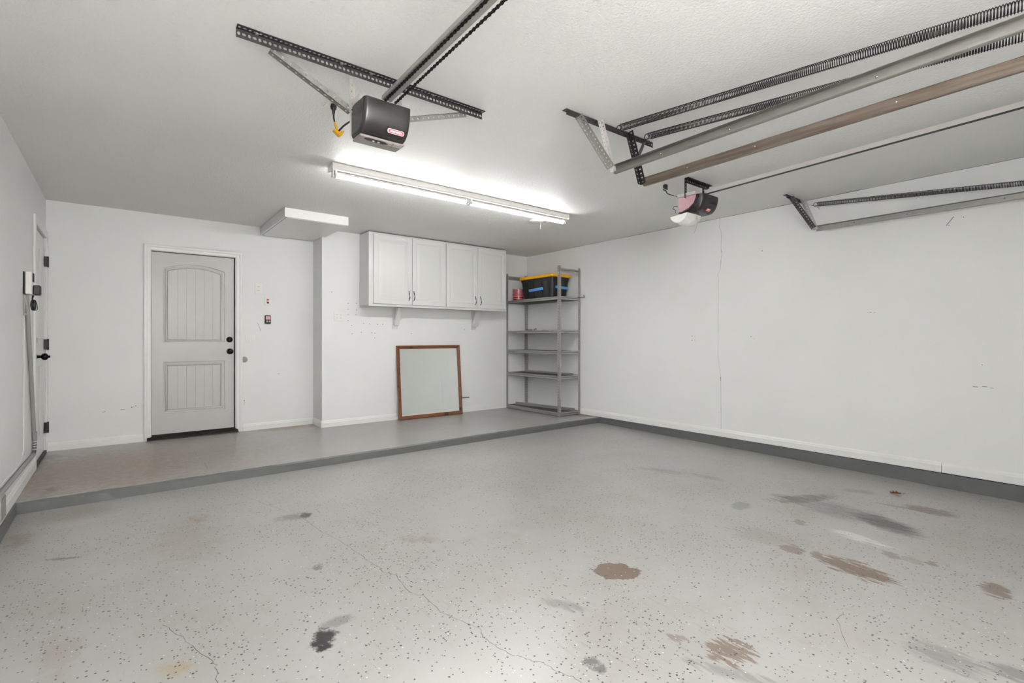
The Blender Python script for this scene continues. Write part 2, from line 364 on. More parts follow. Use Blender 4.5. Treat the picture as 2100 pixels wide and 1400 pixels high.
# raised slab with a chipped, slightly ragged front edge
b = MB(); N = 90; xs = [XL - .2 + (XR - XL + .4) * i / N for i in range(N + 1)]; rag = [random.uniform(-.004, .004) + (.010 if random.random() < .1 else 0) for _ in xs]
b.add([(x, YS + .012 + r_, ZP) for x, r_ in zip(xs, rag)] + [(x, YB + .3, ZP) for x in xs], [(i, i + 1, N + 2 + i, N + 1 + i) for i in range(N)])
slab = struct('floor_raised', b, 'slab_paint'); slab['label'] = 'raised concrete slab along the back wall with brown dirt at its left end'
b = MB(); f0 = [(x, YS + .012 + r_, ZP) for x, r_ in zip(xs, rag)]; f1 = [(x, YS + r_ * .5, ZP - .010 - abs(r_)) for x, r_ in zip(xs, rag)]; f2 = [(x, YS, -.02) for x in xs]
b.add(f0 + f1 + f2, [(i, i + 1, N + 2 + i, N + 1 + i) for i in range(2 * N + 1) if i != N], False)
struct('step_face', b, 'step_paint', slab)
b = MB()
for x_ in [1.05, 1.18, 1.42, 1.62, 1.66, 1.70, 1.98, 2.20, 2.55, 2.60, 2.64, 2.95, 3.3, 3.52, 3.9, 4.4, .55, .9, .95]:
    for k in range(3):
        xx = x_ + random.uniform(-.03, .03); yy = YS + random.uniform(.004, .022); r_ = random.uniform(.004, .011)
        b.add([(xx + r_ * 1.6 * math.cos(t_) * random.uniform(.6, 1), yy + r_ * .7 * math.sin(t_), ZP + .0008) for t_ in (2 * math.pi * i / 7 for i in range(7))], [tuple(range(7))])
o = b.build('edge_chips', 'chip_pale', slab); o['kind'] = 'stuff'
def curb(name, x0, x1):
    b = MB(); b.add([(x0, YF, fz(YF) - .02), (x1, YF, fz(YF) - .02), (x1, YS + .005, -.02), (x0, YS + .005, -.02), (x0, YF, ZP), (x1, YF, ZP), (x1, YS + .005, ZP), (x0, YS + .005, ZP)],
                    [(0, 3, 2, 1), (4, 5, 6, 7), (0, 1, 5, 4), (1, 2, 6, 5), (2, 3, 7, 6), (3, 0, 4, 7)])
    o = struct(name, b, 'step_paint'); return o
curb('trim_1', XR - .022, XR + .1)['label'] = 'dark grey painted concrete curb along the right wall'
curb('trim_2', XL - .1, XL + .024)['label'] = 'dark grey painted concrete curb along the left wall'
b = MB().box((XL - .2, YF - .2, ZC), (XR + .2, YB + .3, ZC + .1)); struct('ceiling', b, 'ceiling_paint')['label'] = 'white ceiling with a rough knockdown texture'
b = MB().box((XR, YF - .2, -.1), (XR + .12, YB + .2, ZC + .02)); wr = struct('wall_right', b, 'wall_paint'); wr['label'] = 'long white right wall with a vertical crack'
D0, D1, DT = .252, 1.068, 2.128       # opening of the grey door
b = MB().box((XL - .1, YB, -.1), (D0, YB + .12, ZC + .02)).box((D1, YB, -.1), (XB + .1, YB + .12, ZC + .02)).box((D0, YB, DT), (D1, YB + .12, ZC + .02))
struct('wall_back', b, 'wall_paint')['label'] = 'white recessed back wall around the grey door'
b = MB().box((XB, YK, -.1), (XR + .05, YB + .2, ZC + .02)); wk = struct('wall_back_right', b, 'wall_paint'); wk['label'] = 'white boxed-out back wall behind the wall cabinets'
E0, E1, ET = 5.70, 6.46, 2.13         # opening of the white door in the left wall
b = MB().box((XL - .12, YF - .2, -.1), (XL, E0, ZC + .02)).box((XL - .12, E1, -.1), (XL, YB + .2, ZC + .02)).box((XL - .12, E0, ET), (XL, E1, ZC + .02))
struct('wall_left', b, 'wall_paint')['label'] = 'white left wall with a conduit and a white door'
b = MB().box((XL - .2, YF - .12, -.2), (XR + .2, YF, ZC + .02)); struct('wall_front', b, 'wall_paint')
# two closed overhead doors behind the camera
for k, (gx0, gx1) in enumerate(((-.30, 2.20), (2.72, 4.98))):
    g = sgroup('door_%d' % (3 + k), ((gx0 + gx1) / 2, YF, fz(YF)), 'closed white sectional overhead garage door')
    for j in range(4):
        MB().box((gx0, YF - .01, fz(YF) + .01 + j * .54), (gx1, YF + .035, fz(YF) + .54 + j * .54), .008).build('door_section', 'white_door_paint', g)
# baseboards: flat board with a moulded top edge
def baseboard(name, p, q, nrm, z=ZP, h=.082, th=.014):
    p, q, nn = V(p), V(q), V(nrm)
    prof = [(0, 0), (th, 0), (th, h * .66), (th * .72, h * .74), (th * .62, h * .86), (th * .25, h), (0, h)]
    b = MB().prism(prof, V(p.x, p.y, z), nn, (0, 0, 1), q - p)
    return struct(name, b, 'trim_paint')
baseboard('baseboard_back', (XL, YB, 0), (.193, YB, 0), (0, -1, 0))
baseboard('baseboard_back', (1.135, YB, 0), (XB, YB, 0), (0, -1, 0))
baseboard('baseboard_return', (XB, YK - .014, 0), (XB, YB, 0), (-1, 0, 0))
baseboard('baseboard_back_right', (XB - .014, YK, 0), (XR, YK, 0), (0, -1, 0))
baseboard('baseboard_right', (XR, YK, 0), (XR, .955, 0), (-1, 0, 0), ZP + .006)
baseboard('baseboard_right', (XR, .951, 0), (XR, YF, 0), (-1, 0, 0), ZP + .006)
struct('shadow_gap', MB().box((XR - .010, YF, ZP + .0005), (XR - .001, YS, ZP + .0075)), 'dark_gap')['label'] = 'dark strip painted as the shadow gap between the right baseboard and the curb'  # black strip stands in for the shade under the raised baseboard
baseboard('baseboard_left', (XL, YF, 0), (XL, 5.62, 0), (1, 0, 0), ZP + .002, .095)
# cracks
def ribbon(pts, wd, zf_, jit=.006, sub=4):
    b = MB(); P = []
    for i in range(len(pts) - 1):
        for k in range(sub):
            t_ = k / sub; P.append(V(pts[i][0] * (1 - t_) + pts[i + 1][0] * t_ + random.uniform(-jit, jit), pts[i][1] * (1 - t_) + pts[i + 1][1] * t_ + random.uniform(-jit, jit)))
    P.append(V(pts[-1])); L = []
    for i, p_ in enumerate(P):
        d = (P[min(i + 1, len(P) - 1)] - P[max(i - 1, 0)]).normalized(); nn = V(-d.y, d.x); ww = wd * random.uniform(.5, 1.3)
        L.append((p_ + nn * ww / 2, p_ - nn * ww / 2))
    vs = [zf_(v) for a_ in L for v in a_]; b.add(vs, [(2 * i, 2 * i + 1, 2 * i + 3, 2 * i + 2) for i in range(len(L) - 1)]); return b
fl3 = lambda v: (v.x, v.y, fz(v.y) + .0006)
ribbon([(0.593,4.58),(0.659,4.340),(0.811,3.836),(0.939,3.396)], .0011, fl3).build('crack', 'crack_dark', floor)
ribbon([(0.939,3.396),(0.968,3.090),(1.013,2.875),(1.031,2.658),(1.039,2.541),(1.056,2.423),(1.051,2.381),(1.086,2.302),(1.065,2.110),(1.104,2.041),(1.099,1.877),(1.133,1.772),(1.166,1.675),(1.142,1.623),(1.146,1.530),(1.165,1.463),(1.194,1.412),(1.201,1.386),(1.226,1.359),(1.236,1.284),(1.260,1.234),(1.265,1.192),(1.259,1.108),(1.29,.9),(1.27,.6)], .0021, fl3, .004).build('crack', 'crack_dark', floor)
ribbon([(0.142,2.508),(0.162,2.450),(0.202,2.329),(0.215,2.268),(0.274,2.113),(0.271,2.058),(0.266,1.974)], .002, fl3).build('crack', 'crack_dark', floor)
ribbon([(2.503,0.785),(2.414,0.783),(2.277,0.718),(2.221,0.683)], .002, fl3).build('crack', 'crack_dark', floor)
ribbon([(0.564,5.688),(0.567,5.333),(0.578,5.096),(0.574,4.848)], .0016, lambda v: (v.x, v.y, ZP + .0006)).build('crack', 'crack_dark', slab)
wl3 = lambda v: (XR - .0006, v.x, v.y)
ribbon([(2.845,2.51),(2.850,2.40),(2.828,2.331),(2.833,2.18),(2.826,2.09),(2.839,2.007),(2.845,1.94),(2.868,1.902),(2.869,1.7),(2.867,1.465)], .0035, wl3, .002).build('crack', 'wall_crack', wr)
ribbon([(2.867,1.465),(2.866,1.2),(2.868,.95),(2.845,.80),(2.839,.731)], .0022, wl3, .0015).build('crack', 'wall_crack', wr)
ribbon([(2.839,.74),(2.840,.70)], .009, wl3, .001).build('crack', 'wall_mark', wr)
ribbon([(2.839,.70),(2.835,.45),(2.833,.165)], .0030, wl3, .001).build('crack', 'wall_crack', wr)
ribbon([(6.1,2.5125),(5.2,2.5135),(4.2,2.5125),(3.2,2.5135),(2.2,2.5125),(1.2,2.5135),(0.,2.5125)], .0035, wl3, .0008, 6).build('ceiling_gap', 'crack_dark', wr)
# small nail holes and scuffs
b = MB()
for x, z in [(2.267,1.617),(2.267,1.543),(2.267,1.474),(2.267,1.400),(2.374,1.622),(2.374,1.540),(2.368,1.478),(2.311,1.339),(2.471,1.367),(2.55,1.362),(2.657,1.358),(2.732,1.359),(2.317,1.233),(2.439,1.253),(2.577,1.247),(2.623,1.241),(3.15,1.24),(4.02,1.31),(2.06,1.75),(2.62,1.18)]:
    b.lathe((x, YK - .0006, z), (0, 1, 0), [(.0055, 0), (.0045, .003)], 8)
o = b.build('nail_holes', 'wall_mark', wk); o['kind'] = 'stuff'
b = MB()
for y, z, a_, c_ in [(2.387,2.085,.008,.008),(1.459,1.402,.006,.004),(1.44,1.402,.014,.004),(1.41,1.401,.008,.004),(.714,.966,.008,.004),(.753,.793,.03,.004),(.70,.798,.03,.004),(.66,.79,.02,.003),(2.503,1.191,.006,.008),(2.47,1.17,.005,.004),(2.86,.35,.005,.005),(.883,2.145,.006,.006),(.822,2.133,.006,.006)]:
    b.box((XR - .0006, y - a_ / 2, z - c_ / 2), (XR + .003, y + a_ / 2, z + c_ / 2))
o = b.build('scuff_marks', 'wall_mark', wr); o['kind'] = 'stuff'
b = MB()
for x, z, a_, c_ in [(-.135,.42,.022,.004),(-.122,.423,.01,.004),(.02,.43,.03,.003),(.095,.448,.01,.008),(.112,.452,.006,.005),(.128,.460,.010,.006),(1.15,.435,.007,.016),(1.153,.415,.005,.010),(1.149,.398,.006,.008),(1.53,.74,.01,.006)]:
    b.box((x - a_ / 2, YB - .0006, z - c_ / 2), (x + a_ / 2, YB + .003, z + c_ / 2))
o = b.build('scuff_marks', 'wall_mark', bpy.data.objects['wall_back']); o['kind'] = 'stuff'

# ------------------------------------------------------------------ grey panelled door in the back wall
d1 = sgroup('door_1', (.66, YB, ZP), 'grey two-panel door with an arched plank panel and black knob')
def casing_leg(x0, x1, za, zb, Y, par, mat='trim_paint'):
    wv = x1 - x0; prof = [(0, 0), (0, .010), (wv * .12, .017), (wv * .40, .017), (wv * .5, .013), (wv * .9, .011), (wv, .006), (wv, 0)]
    return prof
wv = .066; prof = [(0, 0), (0, .012), (wv * .15, .018), (wv * .42, .018), (wv * .5, .013), (wv * .88, .011), (wv, .005), (wv, 0)]
def miter_casing(x0, x1, zt, zb, Y, par):     # left leg, right leg, head; profile starts at the outside edge
    for side in (0, 1):
        b = MB(); vs = []; m = len(prof)
        for (a_, h_) in prof:
            x = x0 + a_ if side == 0 else x1 - a_
            vs.append((x, Y - h_, zb)); 
        for (a_, h_) in prof:
            x = x0 + a_ if side == 0 else x1 - a_
            vs.append((x, Y - h_, zt - a_))
        b.add(vs, [(i, (i + 1) % m, (i + 1) % m + m, i + m) for i in range(m)] + [tuple(range(m)), tuple(range(m, 2 * m))]); b.build('casing', 'trim_paint', par)
    b = MB(); m = len(prof); vs = [(x0 + a_, Y - h_, zt - a_) for a_, h_ in prof] + [(x1 - a_, Y - h_, zt - a_) for a_, h_ in prof]
    b.add(vs, [(i, (i + 1) % m, (i + 1) % m + m, i + m) for i in range(m)] + [tuple(range(m)), tuple(range(m, 2 * m))]); b.build('casing', 'trim_paint', par)
miter_casing(.193, 1.133, 2.186, ZP, YB, d1)
MB().box((D0, YB - .002, ZP), (D0 + .010, YB + .11, DT)).build('jamb', 'trim_paint', d1)
MB().box((D1 - .010, YB - .002, ZP), (D1, YB + .11, DT)).build('jamb', 'trim_paint', d1)
MB().box((D0, YB - .002, DT - .010), (D1, YB + .11, DT)).build('jamb', 'trim_paint', d1)
MB().box((D0 + .01, YB + .055, ZP), (D1 - .01, YB + .065, DT - .01)).build('weatherstrip_shadow', 'dark_gap', d1)  # black sheet behind the slab, paints the gap shadow along with the seal
S0, S1, SB, ST = .266, 1.046, .128, 2.110; YD = YB + .022
b = MB()      # slab face with two recessed panels, upper one arched
def arch(xa, xb, zs, rise, n=14): return [(xa + (xb - xa) * i / n, zs + rise * (1 - (2 * i / n - 1) ** 2)) for i in range(n + 1)]
UO = [(.366, 1.128), (.956, 1.128)] + arch(.956, .366, 1.940, .058)        # outer edge of upper moulding (closed loop)
UI = [(.408, 1.160), (.908, 1.160)] + arch(.908, .408, 1.905, .050)
LO = [(.366, .352), (.956, .352), (.956, .915), (.366, .915)]; LI = [(.408, .392), (.908, .392), (.908, .868), (.408, .868)]
def face_with_holes():
    import bmesh
    bm = bmesh.new(); E = []
    for loop in ([(S0, SB), (S1, SB), (S1, ST), (S0, ST)], UO, LO):
        vv = [bm.verts.new((x, YD, z)) for x, z in loop]
        E += [bm.edges.new((vv[i], vv[(i + 1) % len(vv)])) for i in range(len(vv))]
    bmesh.ops.triangle_fill(bm, edges=E, use_beauty=True, use_dissolve=False)
    bm.verts.index_update(); vs = [tuple(v.co) for v in bm.verts]; fs = [tuple(v.index for v in f.verts) for f in bm.faces]; bm.free(); return vs, fs
b.add(*face_with_holes())
b.add([(S0, YD, SB), (S1, YD, SB), (S1, YD, ST), (S0, YD, ST), (S0, YD + .03, SB), (S1, YD + .03, SB), (S1, YD + .03, ST), (S0, YD + .03, ST)], [(0, 1, 5, 4), (1, 2, 6, 5), (2, 3, 7, 6), (3, 0, 4, 7)])
slabd = b.build('door_slab', 'door_paint', d1)
def moulding(lo, li):
    b = MB(); n = len(lo); cx = sum(x for x, z in lo) / n; cz = sum(z for x, z in lo) / n
    lerp = lambda k: [(a_[0] * (1 - k) + c_[0] * k, a_[1] * (1 - k) + c_[1] * k) for a_, c_ in zip(lo, li)]
    rings = [[(x, YD + dy, z) for x, z in lerp(k)] for k, dy in ((0, 0), (.10, .008), (.35, .009), (.55, .001), (.75, .002), (1, .012))]
    for r0, r1 in zip(rings, rings[1:]): b.add(r0 + r1, [(i, (i + 1) % n, (i + 1) % n + n, i + n) for i in range(n)])
    return b
moulding(UO, UI).build('panel_moulding', 'door_paint', slabd); moulding(LO, LI).build('panel_moulding', 'door_paint', slabd)
edges = [.408, .497, .580, .664, .747, .830, .908]
zarch = lambda x: 1.905 + .050 * (1 - (2 * (x - .408) / .5 - 1) ** 2)
for i in range(6):
    a0, a1 = edges[i] + .0012, edges[i + 1] - .0012
    for up in (1, 0):
        zb_ = 1.160 if up else .392; top = [(a1 - (a1 - a0) * k / 4, zarch(a1 - (a1 - a0) * k / 4) if up else .868) for k in range(5)]
        MB().prism([(a0, zb_), (a1, zb_)] + top, (0, YD + .0045, 0), (1, 0, 0), (0, 0, 1), (0, .010, 0)).build('plank', 'door_paint', slabd)
b = MB().box((.40, YD + .0145, .38), (.915, YD + .017, .88)).box((.40, YD + .0145, 1.15), (.915, YD + .017, 1.965)); b.build('panel_backing', 'door_paint', slabd)
k_ = MB().lathe((1.003, YD, 1.022), (0, -1, 0), [(.033, 0), (.033, .006), (.026, .010), (.012, .013), (.012, .030), (.024, .036), (.031, .046), (.031, .056), (.024, .064), (.0, .066)], 20).build('door_knob', 'black_bronze', d1)
k_ = MB().lathe((1.001, YD, 1.159), (0, -1, 0), [(.033, 0), (.033, .008), (.027, .016), (.0, .018)], 20).build('deadbolt', 'black_bronze', d1)
MB().box((.997, YD - .032, 1.146), (1.005, YD - .015, 1.172), .002).build('thumb_turn', 'black_bronze', k_)
b = MB().prism([(0, 0), (.115, 0), (.115, .042), (.06, .046), (.03, .026), (0, .012)], (D0 - .03, YB - .055, ZP), (0, 1, 0), (0, 0, 1), (D1 - D0 + .045, 0, 0)); b.build('threshold', 'threshold_brown', d1)
MB().box((S0, YD - .006, SB - .010), (S1, YD + .02, SB + .002)).build('door_sweep', 'dark_gap', d1)
b = MB().box((D0 + .008, YB - .0465, ZP + .001), (D1 - .008, YB - .0455, ZP + .010)); 

# ------------------------------------------------------------------ white door in the left wall
d2 = sgroup('door_2', (XL, 6.08, ZP), 'white door in the left wall with black hinges and lever knob')
def lbox(y0, y1, z0, z1, dx0, dx1, bev=.0): return MB().box((XL + dx0, y0, z0), (XL + dx1, y1, z1), bev)
lbox(E0, E1, .10, ET - .008, -.045, -.008).build('door_slab', 'white_door_paint', d2)
for (pa, pb) in ((5.80, 6.045), (6.11, 6.36)):
    for (za, zb_) in ((.30, .92), (1.17, 1.98)):
        lbox(pa, pb, za, zb_, -.009, -.002, .005).build('raised_panel', 'white_door_paint', d2)
lbox(E0 - .075, E0 - .002, ZP, ET + .072, 0, .016, .004).build('casing', 'trim_paint', d2)
lbox(E1 + .002, YB - .002, ZP, ET + .072, 0, .016, .004).build('casing', 'trim_paint', d2)
lbox(E0 - .002, E1 + .002, ET + .002, ET + .072, 0, .016, .004).build('casing', 'trim_paint', d2)
lbox(E0, E1, ZP, .104, -.06, .012).build('threshold', 'threshold_brown', d2)
for zc_ in (1.905, 1.115, .322):
    h_ = lbox(E1 - .038, E1 + .034, zc_ - .048, zc_ + .048, -.004, .0185).build('hinge', 'bolt_black', d2)
    MB().tube([(XL + .021, E1 + .0, zc_ - .052), (XL + .021, E1 + .0, zc_ + .052)], .007, 8).build('hinge_pin', 'bolt_black', h_)
MB().lathe((XL - .008, 5.80, 1.015), (1, 0, 0), [(.034, 0), (.030, .012), (.013, .018), (.012, .040), (.026, .050), (.031, .064), (.027, .078), (.012, .086), (.010, .098), (0, .100)], 18).build('door_knob', 'black_bronze', d2)
MB().lathe((XL - .008, 5.83, 1.155), (1, 0, 0), [(.030, 0), (.026, .012), (0, .014)], 16).build('deadbolt', 'black_bronze', d2)

# ================================================================== CEILING: boxed hatch, strip light, detector
h = thing('attic_hatch', (1.648, 5.96, ZC), 'white boxed attic hatch hanging from the ceiling in the back corner', 'hatch')
HX0, HX1, HY0, HY1, HZ = 1.318, 1.978, 5.39, 6.535, 2.421
MB().box((HX0, HY0, HZ), (HX1, HY0 + .02, ZC - .001), .001).build('side_board', 'trim_paint', h)
MB().box((HX0, HY0 + .021, HZ), (HX0 + .02, HY1, ZC - .001), .001).build('side_board', 'trim_paint', h)
MB().box((HX1 - .02, HY0 + .021, HZ), (HX1, YK - .002, ZC - .001), .001).build('side_board', 'trim_paint', h)
b = MB().prism([(HX0 + .026, HY0 + .022), (HX1 - .001, HY0 + .022), (HX1 - .001, YK - .006), (XB - .006, YK - .006), (XB - .006, HY1 - .004), (HX0 + .026, HY1 - .004)], (0, 0, HZ - .003), (1, 0, 0), (0, 1, 0), (0, 0, .012)); b.build('hatch_panel', 'trim_paint', h)
b = MB()
for x, y in ((1.86, 6.40), (1.90, 6.42), (1.93, 6.38)): b.lathe((x if x < XB - .02 else XB - .02, y, HZ - .0035), (0, 0, 1), [(.006, 0), (.005, .002)], 8)
o = b.build('screw_heads', 'wall_mark', h); o['kind'] = 'stuff'

LX0, LX1, LY = 1.265, 3.805, 3.785
sl = thing('strip_light', ((LX0 + LX1) / 2, LY, ZC), 'long white ceiling strip light with two glowing tubes end to end', 'light')
b = MB().prism([(-.055, 0), (.055, 0), (.055, -.036), (.046, -.048), (-.046, -.048), (-.055, -.036)], (LX0 + .012, LY + .055, ZC - .001), (0, 1, 0), (0, 0, 1), (LX1 - LX0 - .024, 0, 0)); b.build('housing', 'white_plastic', sl)
for x in (LX0, LX1 - .012): MB().box((x, LY - .004, ZC - .056), (x + .012, LY + .114, ZC - .001), .003).build('end_cap', 'white_plastic', sl)
mid = (LX0 + LX1) / 2
for xa, xb in ((LX0 + .045, mid - .030), (mid + .030, LX1 - .045)):
    ring = lambda x, a0, a1, r_, m_: [(x, LY + .055 + r_ * math.sin(R(a0 + (a1 - a0) * k / m_)), ZC - .0735 - r_ * math.cos(R(a0 + (a1 - a0) * k / m_))) for k in range(m_ + 1)]
    b = MB(); m_ = 16; b.add(ring(xa, -88, 88, .0250, m_) + ring(xb, -88, 88, .0250, m_), [(k, k + 1, k + m_ + 2, k + m_ + 1) for k in range(m_)], True); tb = b.build('lamp_tube', 'lamp_tube', sl)
    b = MB(); m_ = 10; b.add(ring(xa, 89, 271, .0249, m_) + ring(xb, 89, 271, .0249, m_), [(k, k + 1, k + m_ + 2, k + m_ + 1) for k in range(m_)], True); b.build('tube_back', 'white_plastic', tb)  # opaque back, added so the tube throws less light on the ceiling
    for xe, s_ in ((xa, -1), (xb, 1)): MB().tube([(xe + s_ * .0005, LY + .055, ZC - .0735), (xe + s_ * .014, LY + .055, ZC - .0735)], .0252, 14).build('tube_cap', 'chrome_tip', tb)
for xe in (LX0 + .014, mid - .016, mid + .002, LX1 - .028): MB().box((xe, LY + .032, ZC - .1005), (xe + .014, LY + .078, ZC - .0485), .004).build('lamp_socket', 'white_plastic', sl)

sd = thing('ceiling_detector', (3.72, 4.22, ZC), 'round white ceiling detector with a short hanging cord behind the strip light', 'detector')
MB().lathe((3.72, 4.22, ZC - .001), (0, 0, -1), [(.088, 0), (.088, .005), (.074, .009), (.070, .013), (.050, .017), (0, .018)], 28).build('detector_body', 'white_plastic', sd)
MB().tube([(3.76, 4.20, ZC - .016), (3.761, 4.20, ZC - .05), (3.76, 4.20, ZC - .095)], .002, 6).build('pull_cord', 'white_plastic', sd)

# ================================================================== WALL CABINETS
CY = 5.885; CZ0, CZ1 = 1.580, 2.505
def raised_door(x0, x1, z0, z1, y):     # frame-and-panel door front, returns MB
    b = MB(); rings = [(0, 0, 0), (0, -.018, 0), (.004, -.020, 0), (.058, -.020, 0), (.063, -.0155, 0), (.072, -.0155, 0), (.098, -.0192, 0), (.104, -.020, 0)]
    L = []
    for ins, dy, _ in rings: L.append([(x0 + ins, y + dy, z0 + ins), (x1 - ins, y + dy, z0 + ins), (x1 - ins, y + dy, z1 - ins), (x0 + ins, y + dy, z1 - ins)])
    for r0, r1 in zip(L, L[1:]): b.add(r0 + r1, [(i, (i + 1) % 4, (i + 1) % 4 + 4, i + 4) for i in range(4)])
    b.add(L[-1], [(0, 1, 2, 3)]); b.add(L[0], [(3, 2, 1, 0)]); return b
def handle(x, z, y, par):
    b = MB(); P = []; rr = []
    for i in range(13):
        k = i / 12; P.append((x + .004 * math.sin(k * 2 * math.pi), y - .004 - .020 * math.sin(math.pi * k), z - .060 + .120 * k)); rr.append(.0022 + .0032 * abs(math.sin(2 * math.pi * k)))
    b.tube(P, rr, 8); b.lathe((x, y, z - .058), (0, -1, 0), [(.006, 0), (.005, .006)], 8).lathe((x, y, z + .058), (0, -1, 0), [(.006, 0), (.005, .006)], 8)
    return b.build('handle', 'black_bronze', par)
for (x0, x1, divs, hx, lab) in ((2.413, 3.510, (2.470, 2.996, 3.003, 3.500), (2.950, 3.020), 'white two-door wall cabinet on the left, beside the bare wall'),
                               (3.512, 4.575, (3.520, 4.040, 4.047, 4.560), (3.996, 4.085), 'white two-door wall cabinet on the right, beside the metal rack')):
    c = thing('wall_cabinet', ((x0 + x1) / 2, YK, CZ0), lab, 'cabinet', 'white wall cabinets')
    b = MB().box((x0, CY + .019, CZ0 + .012), (x1, YK - .001, CZ1)); b.build('body', 'cabinet_paint', c)
    MB().box((x0, CY, CZ0), (x1, CY + .018, CZ1), .0015).build('face_frame', 'cabinet_paint', c)
    for k in (0, 1):
        dd = raised_door(divs[2 * k], divs[2 * k + 1], CZ0 + .030, CZ1 - .022, CY - .001).build('cabinet_door', 'cabinet_paint', c)
        handle(hx[k], 1.728 if x0 < 3 else 1.717, CY - .021, dd)
for x0, x1, lab in ((2.868, 2.945, 'white diagonal wooden brace under the left wall cabinet'), (4.137, 4.222, 'white diagonal wooden brace under the right wall cabinet')):
    c = thing('cabinet_brace', ((x0 + x1) / 2, YK, 1.30), lab, 'brace', 'wooden braces under the cabinets')
    MB().box((x0, YK - .010, 1.300), (x1, YK - .001, 1.578), .002).build('wall_plate', 'cabinet_paint', c)
    b = MB().prism([(0, 0), (.045, 0), (.155, .226), (.105, .226)], (x0 + .006, YK - .0105, 1.352), (0, -1, 0), (0, 0, 1), (x1 - x0 - .012, 0, 0)); b.build('diagonal_strut', 'cabinet_paint', c)

# ================================================================== LEANING MIRROR
mz0, mlen, mw = ZP + .002, 1.0, .985
c = thing('framed_mirror', (3.405, 6.08, ZP), 'square mirror in a brown wooden frame leaning against the back wall', 'mirror')
mo = V(2.915, 6.098, mz0); mx = V(.975, -.030, .0); mx.normalize(); mup = V(.0, .085, .996).normalized(); mn = mx.cross(mup).normalized()   # mn points to the room
if mn.y > 0: mn = -mn
mshift = V(-.012, 0, 0)
def mirror_rail(poly_outer, poly_inner, nm):
    pass
FW = .047; prof_m = [(0, 0), (0, .022), (.006, .026), (.020, .024), (.028, .019), (FW - .004, .016), (FW, .010), (FW, 0)]
Wm, Hm = mw, mlen
def mp(u, v_, d): return mo + mx * u + mup * v_ + mn * d
for side in range(4):
    b = MB(); m = len(prof_m); A = []; Bv = []
    for a_, d in prof_m:
        if side == 0: A.append(mp(a_, a_, d)); Bv.append(mp(Wm - a_, a_, d))
        if side == 1: A.append(mp(Wm - a_, a_, d)); Bv.append(mp(Wm - a_, Hm - a_, d))
        if side == 2: A.append(mp(Wm - a_, Hm - a_, d)); Bv.append(mp(a_, Hm - a_, d))
        if side == 3: A.append(mp(a_, Hm - a_, d)); Bv.append(mp(a_, a_, d))
    b.add(A + Bv, [(i, (i + 1) % m, (i + 1) % m + m, i + m) for i in range(m)] + [tuple(range(m)), tuple(range(m, 2 * m))]); b.build('frame_rail', 'stained_wood', c)
e = FW - .002
def mslab(u0, u1, v0, v1, d0, d1): 
    b = MB(); vs = [mp(u, v_, d) for d in (d0, d1) for u, v_ in ((u0, v0), (u1, v0), (u1, v1), (u0, v1))]
    return b.add(vs, [(0, 3, 2, 1), (4, 5, 6, 7), (0, 1, 5, 4), (1, 2, 6, 5), (2, 3, 7, 6), (3, 0, 4, 7)])
mslab(e, Wm - e, e, Hm - e, .003, .007).build('mirror_glass', 'mirror_glass', c)
mslab(FW + .0005, Wm - FW - .0005, FW, FW + .004, .0072, .0105).build('frame_lip', 'emblem_pale', c)
mslab(FW + .0005, FW + .0035, FW + .0045, Hm - FW - .0005, .0072, .0105).build('frame_lip', 'emblem_pale', c)

# ================================================================== METAL RACK AND WHAT IS ON IT
RX0, RX1, RY0, RY1, RZ1 = 4.800, 5.216, 4.968, 6.170, 2.195
rk = thing('metal_shelving_rack', ((RX0 + RX1) / 2, (RY0 + RY1) / 2, ZP), 'grey perforated-steel shelving rack with six shelves in the back corner', 'shelving')
for x, dx in ((RX0, 1), (RX1, -1)):
    for y, dy in ((RY0, 1), (RY1, -1)):
        MB().angle((x, y, ZP + .001), (x, y, RZ1), (dx, 0, 0), (0, dy, 0), .036, .002, .038, ((.009, .0042),)).build('post', 'rack_steel', rk)
def rack_beam(p, q, ex, par, hh=.042):
    b = MB(); b.shell([(0, -hh * .5), (.0, -hh * .12), (.010, -hh * .02), (.010, hh * .1), (.0, hh * .2), (.0, hh * .5), (.016, hh * .5)], .0022, p, q, ex, (0, 0, 1)); return b.build('beam', 'rack_steel', par)
for zt in (ZP + .050, .640, .992, 1.292, 1.752 + .012):
    sh_ = MB().box((RX0 + .006, RY0 + .006, zt - .012), (RX1 - .006, RY1 - .006, zt - .003)).build('shelf_board', 'rack_board', rk)
    zc_ = zt - .020
    for x, ex in ((RX0 + .003, (1, 0, 0)), (RX1 - .003, (-1, 0, 0))): rack_beam((x, RY0 + .038, zc_), (x, RY1 - .038, zc_), ex, sh_)
    for y, ex in ((RY0 + .003, (0, 1, 0)), (RY1 - .003, (0, -1, 0))): rack_beam((RX0 + .038, y, zc_), (RX1 - .038, y, zc_), ex, sh_)
for y, ex in ((RY0 + .003, (0, 1, 0)), (RY1 - .003, (0, -1, 0))): rack_beam((RX0 + .038, y, RZ1 - .062), (RX1 - .038, y, RZ1 - .062), ex, rk, .05)
SZ = 1.7615
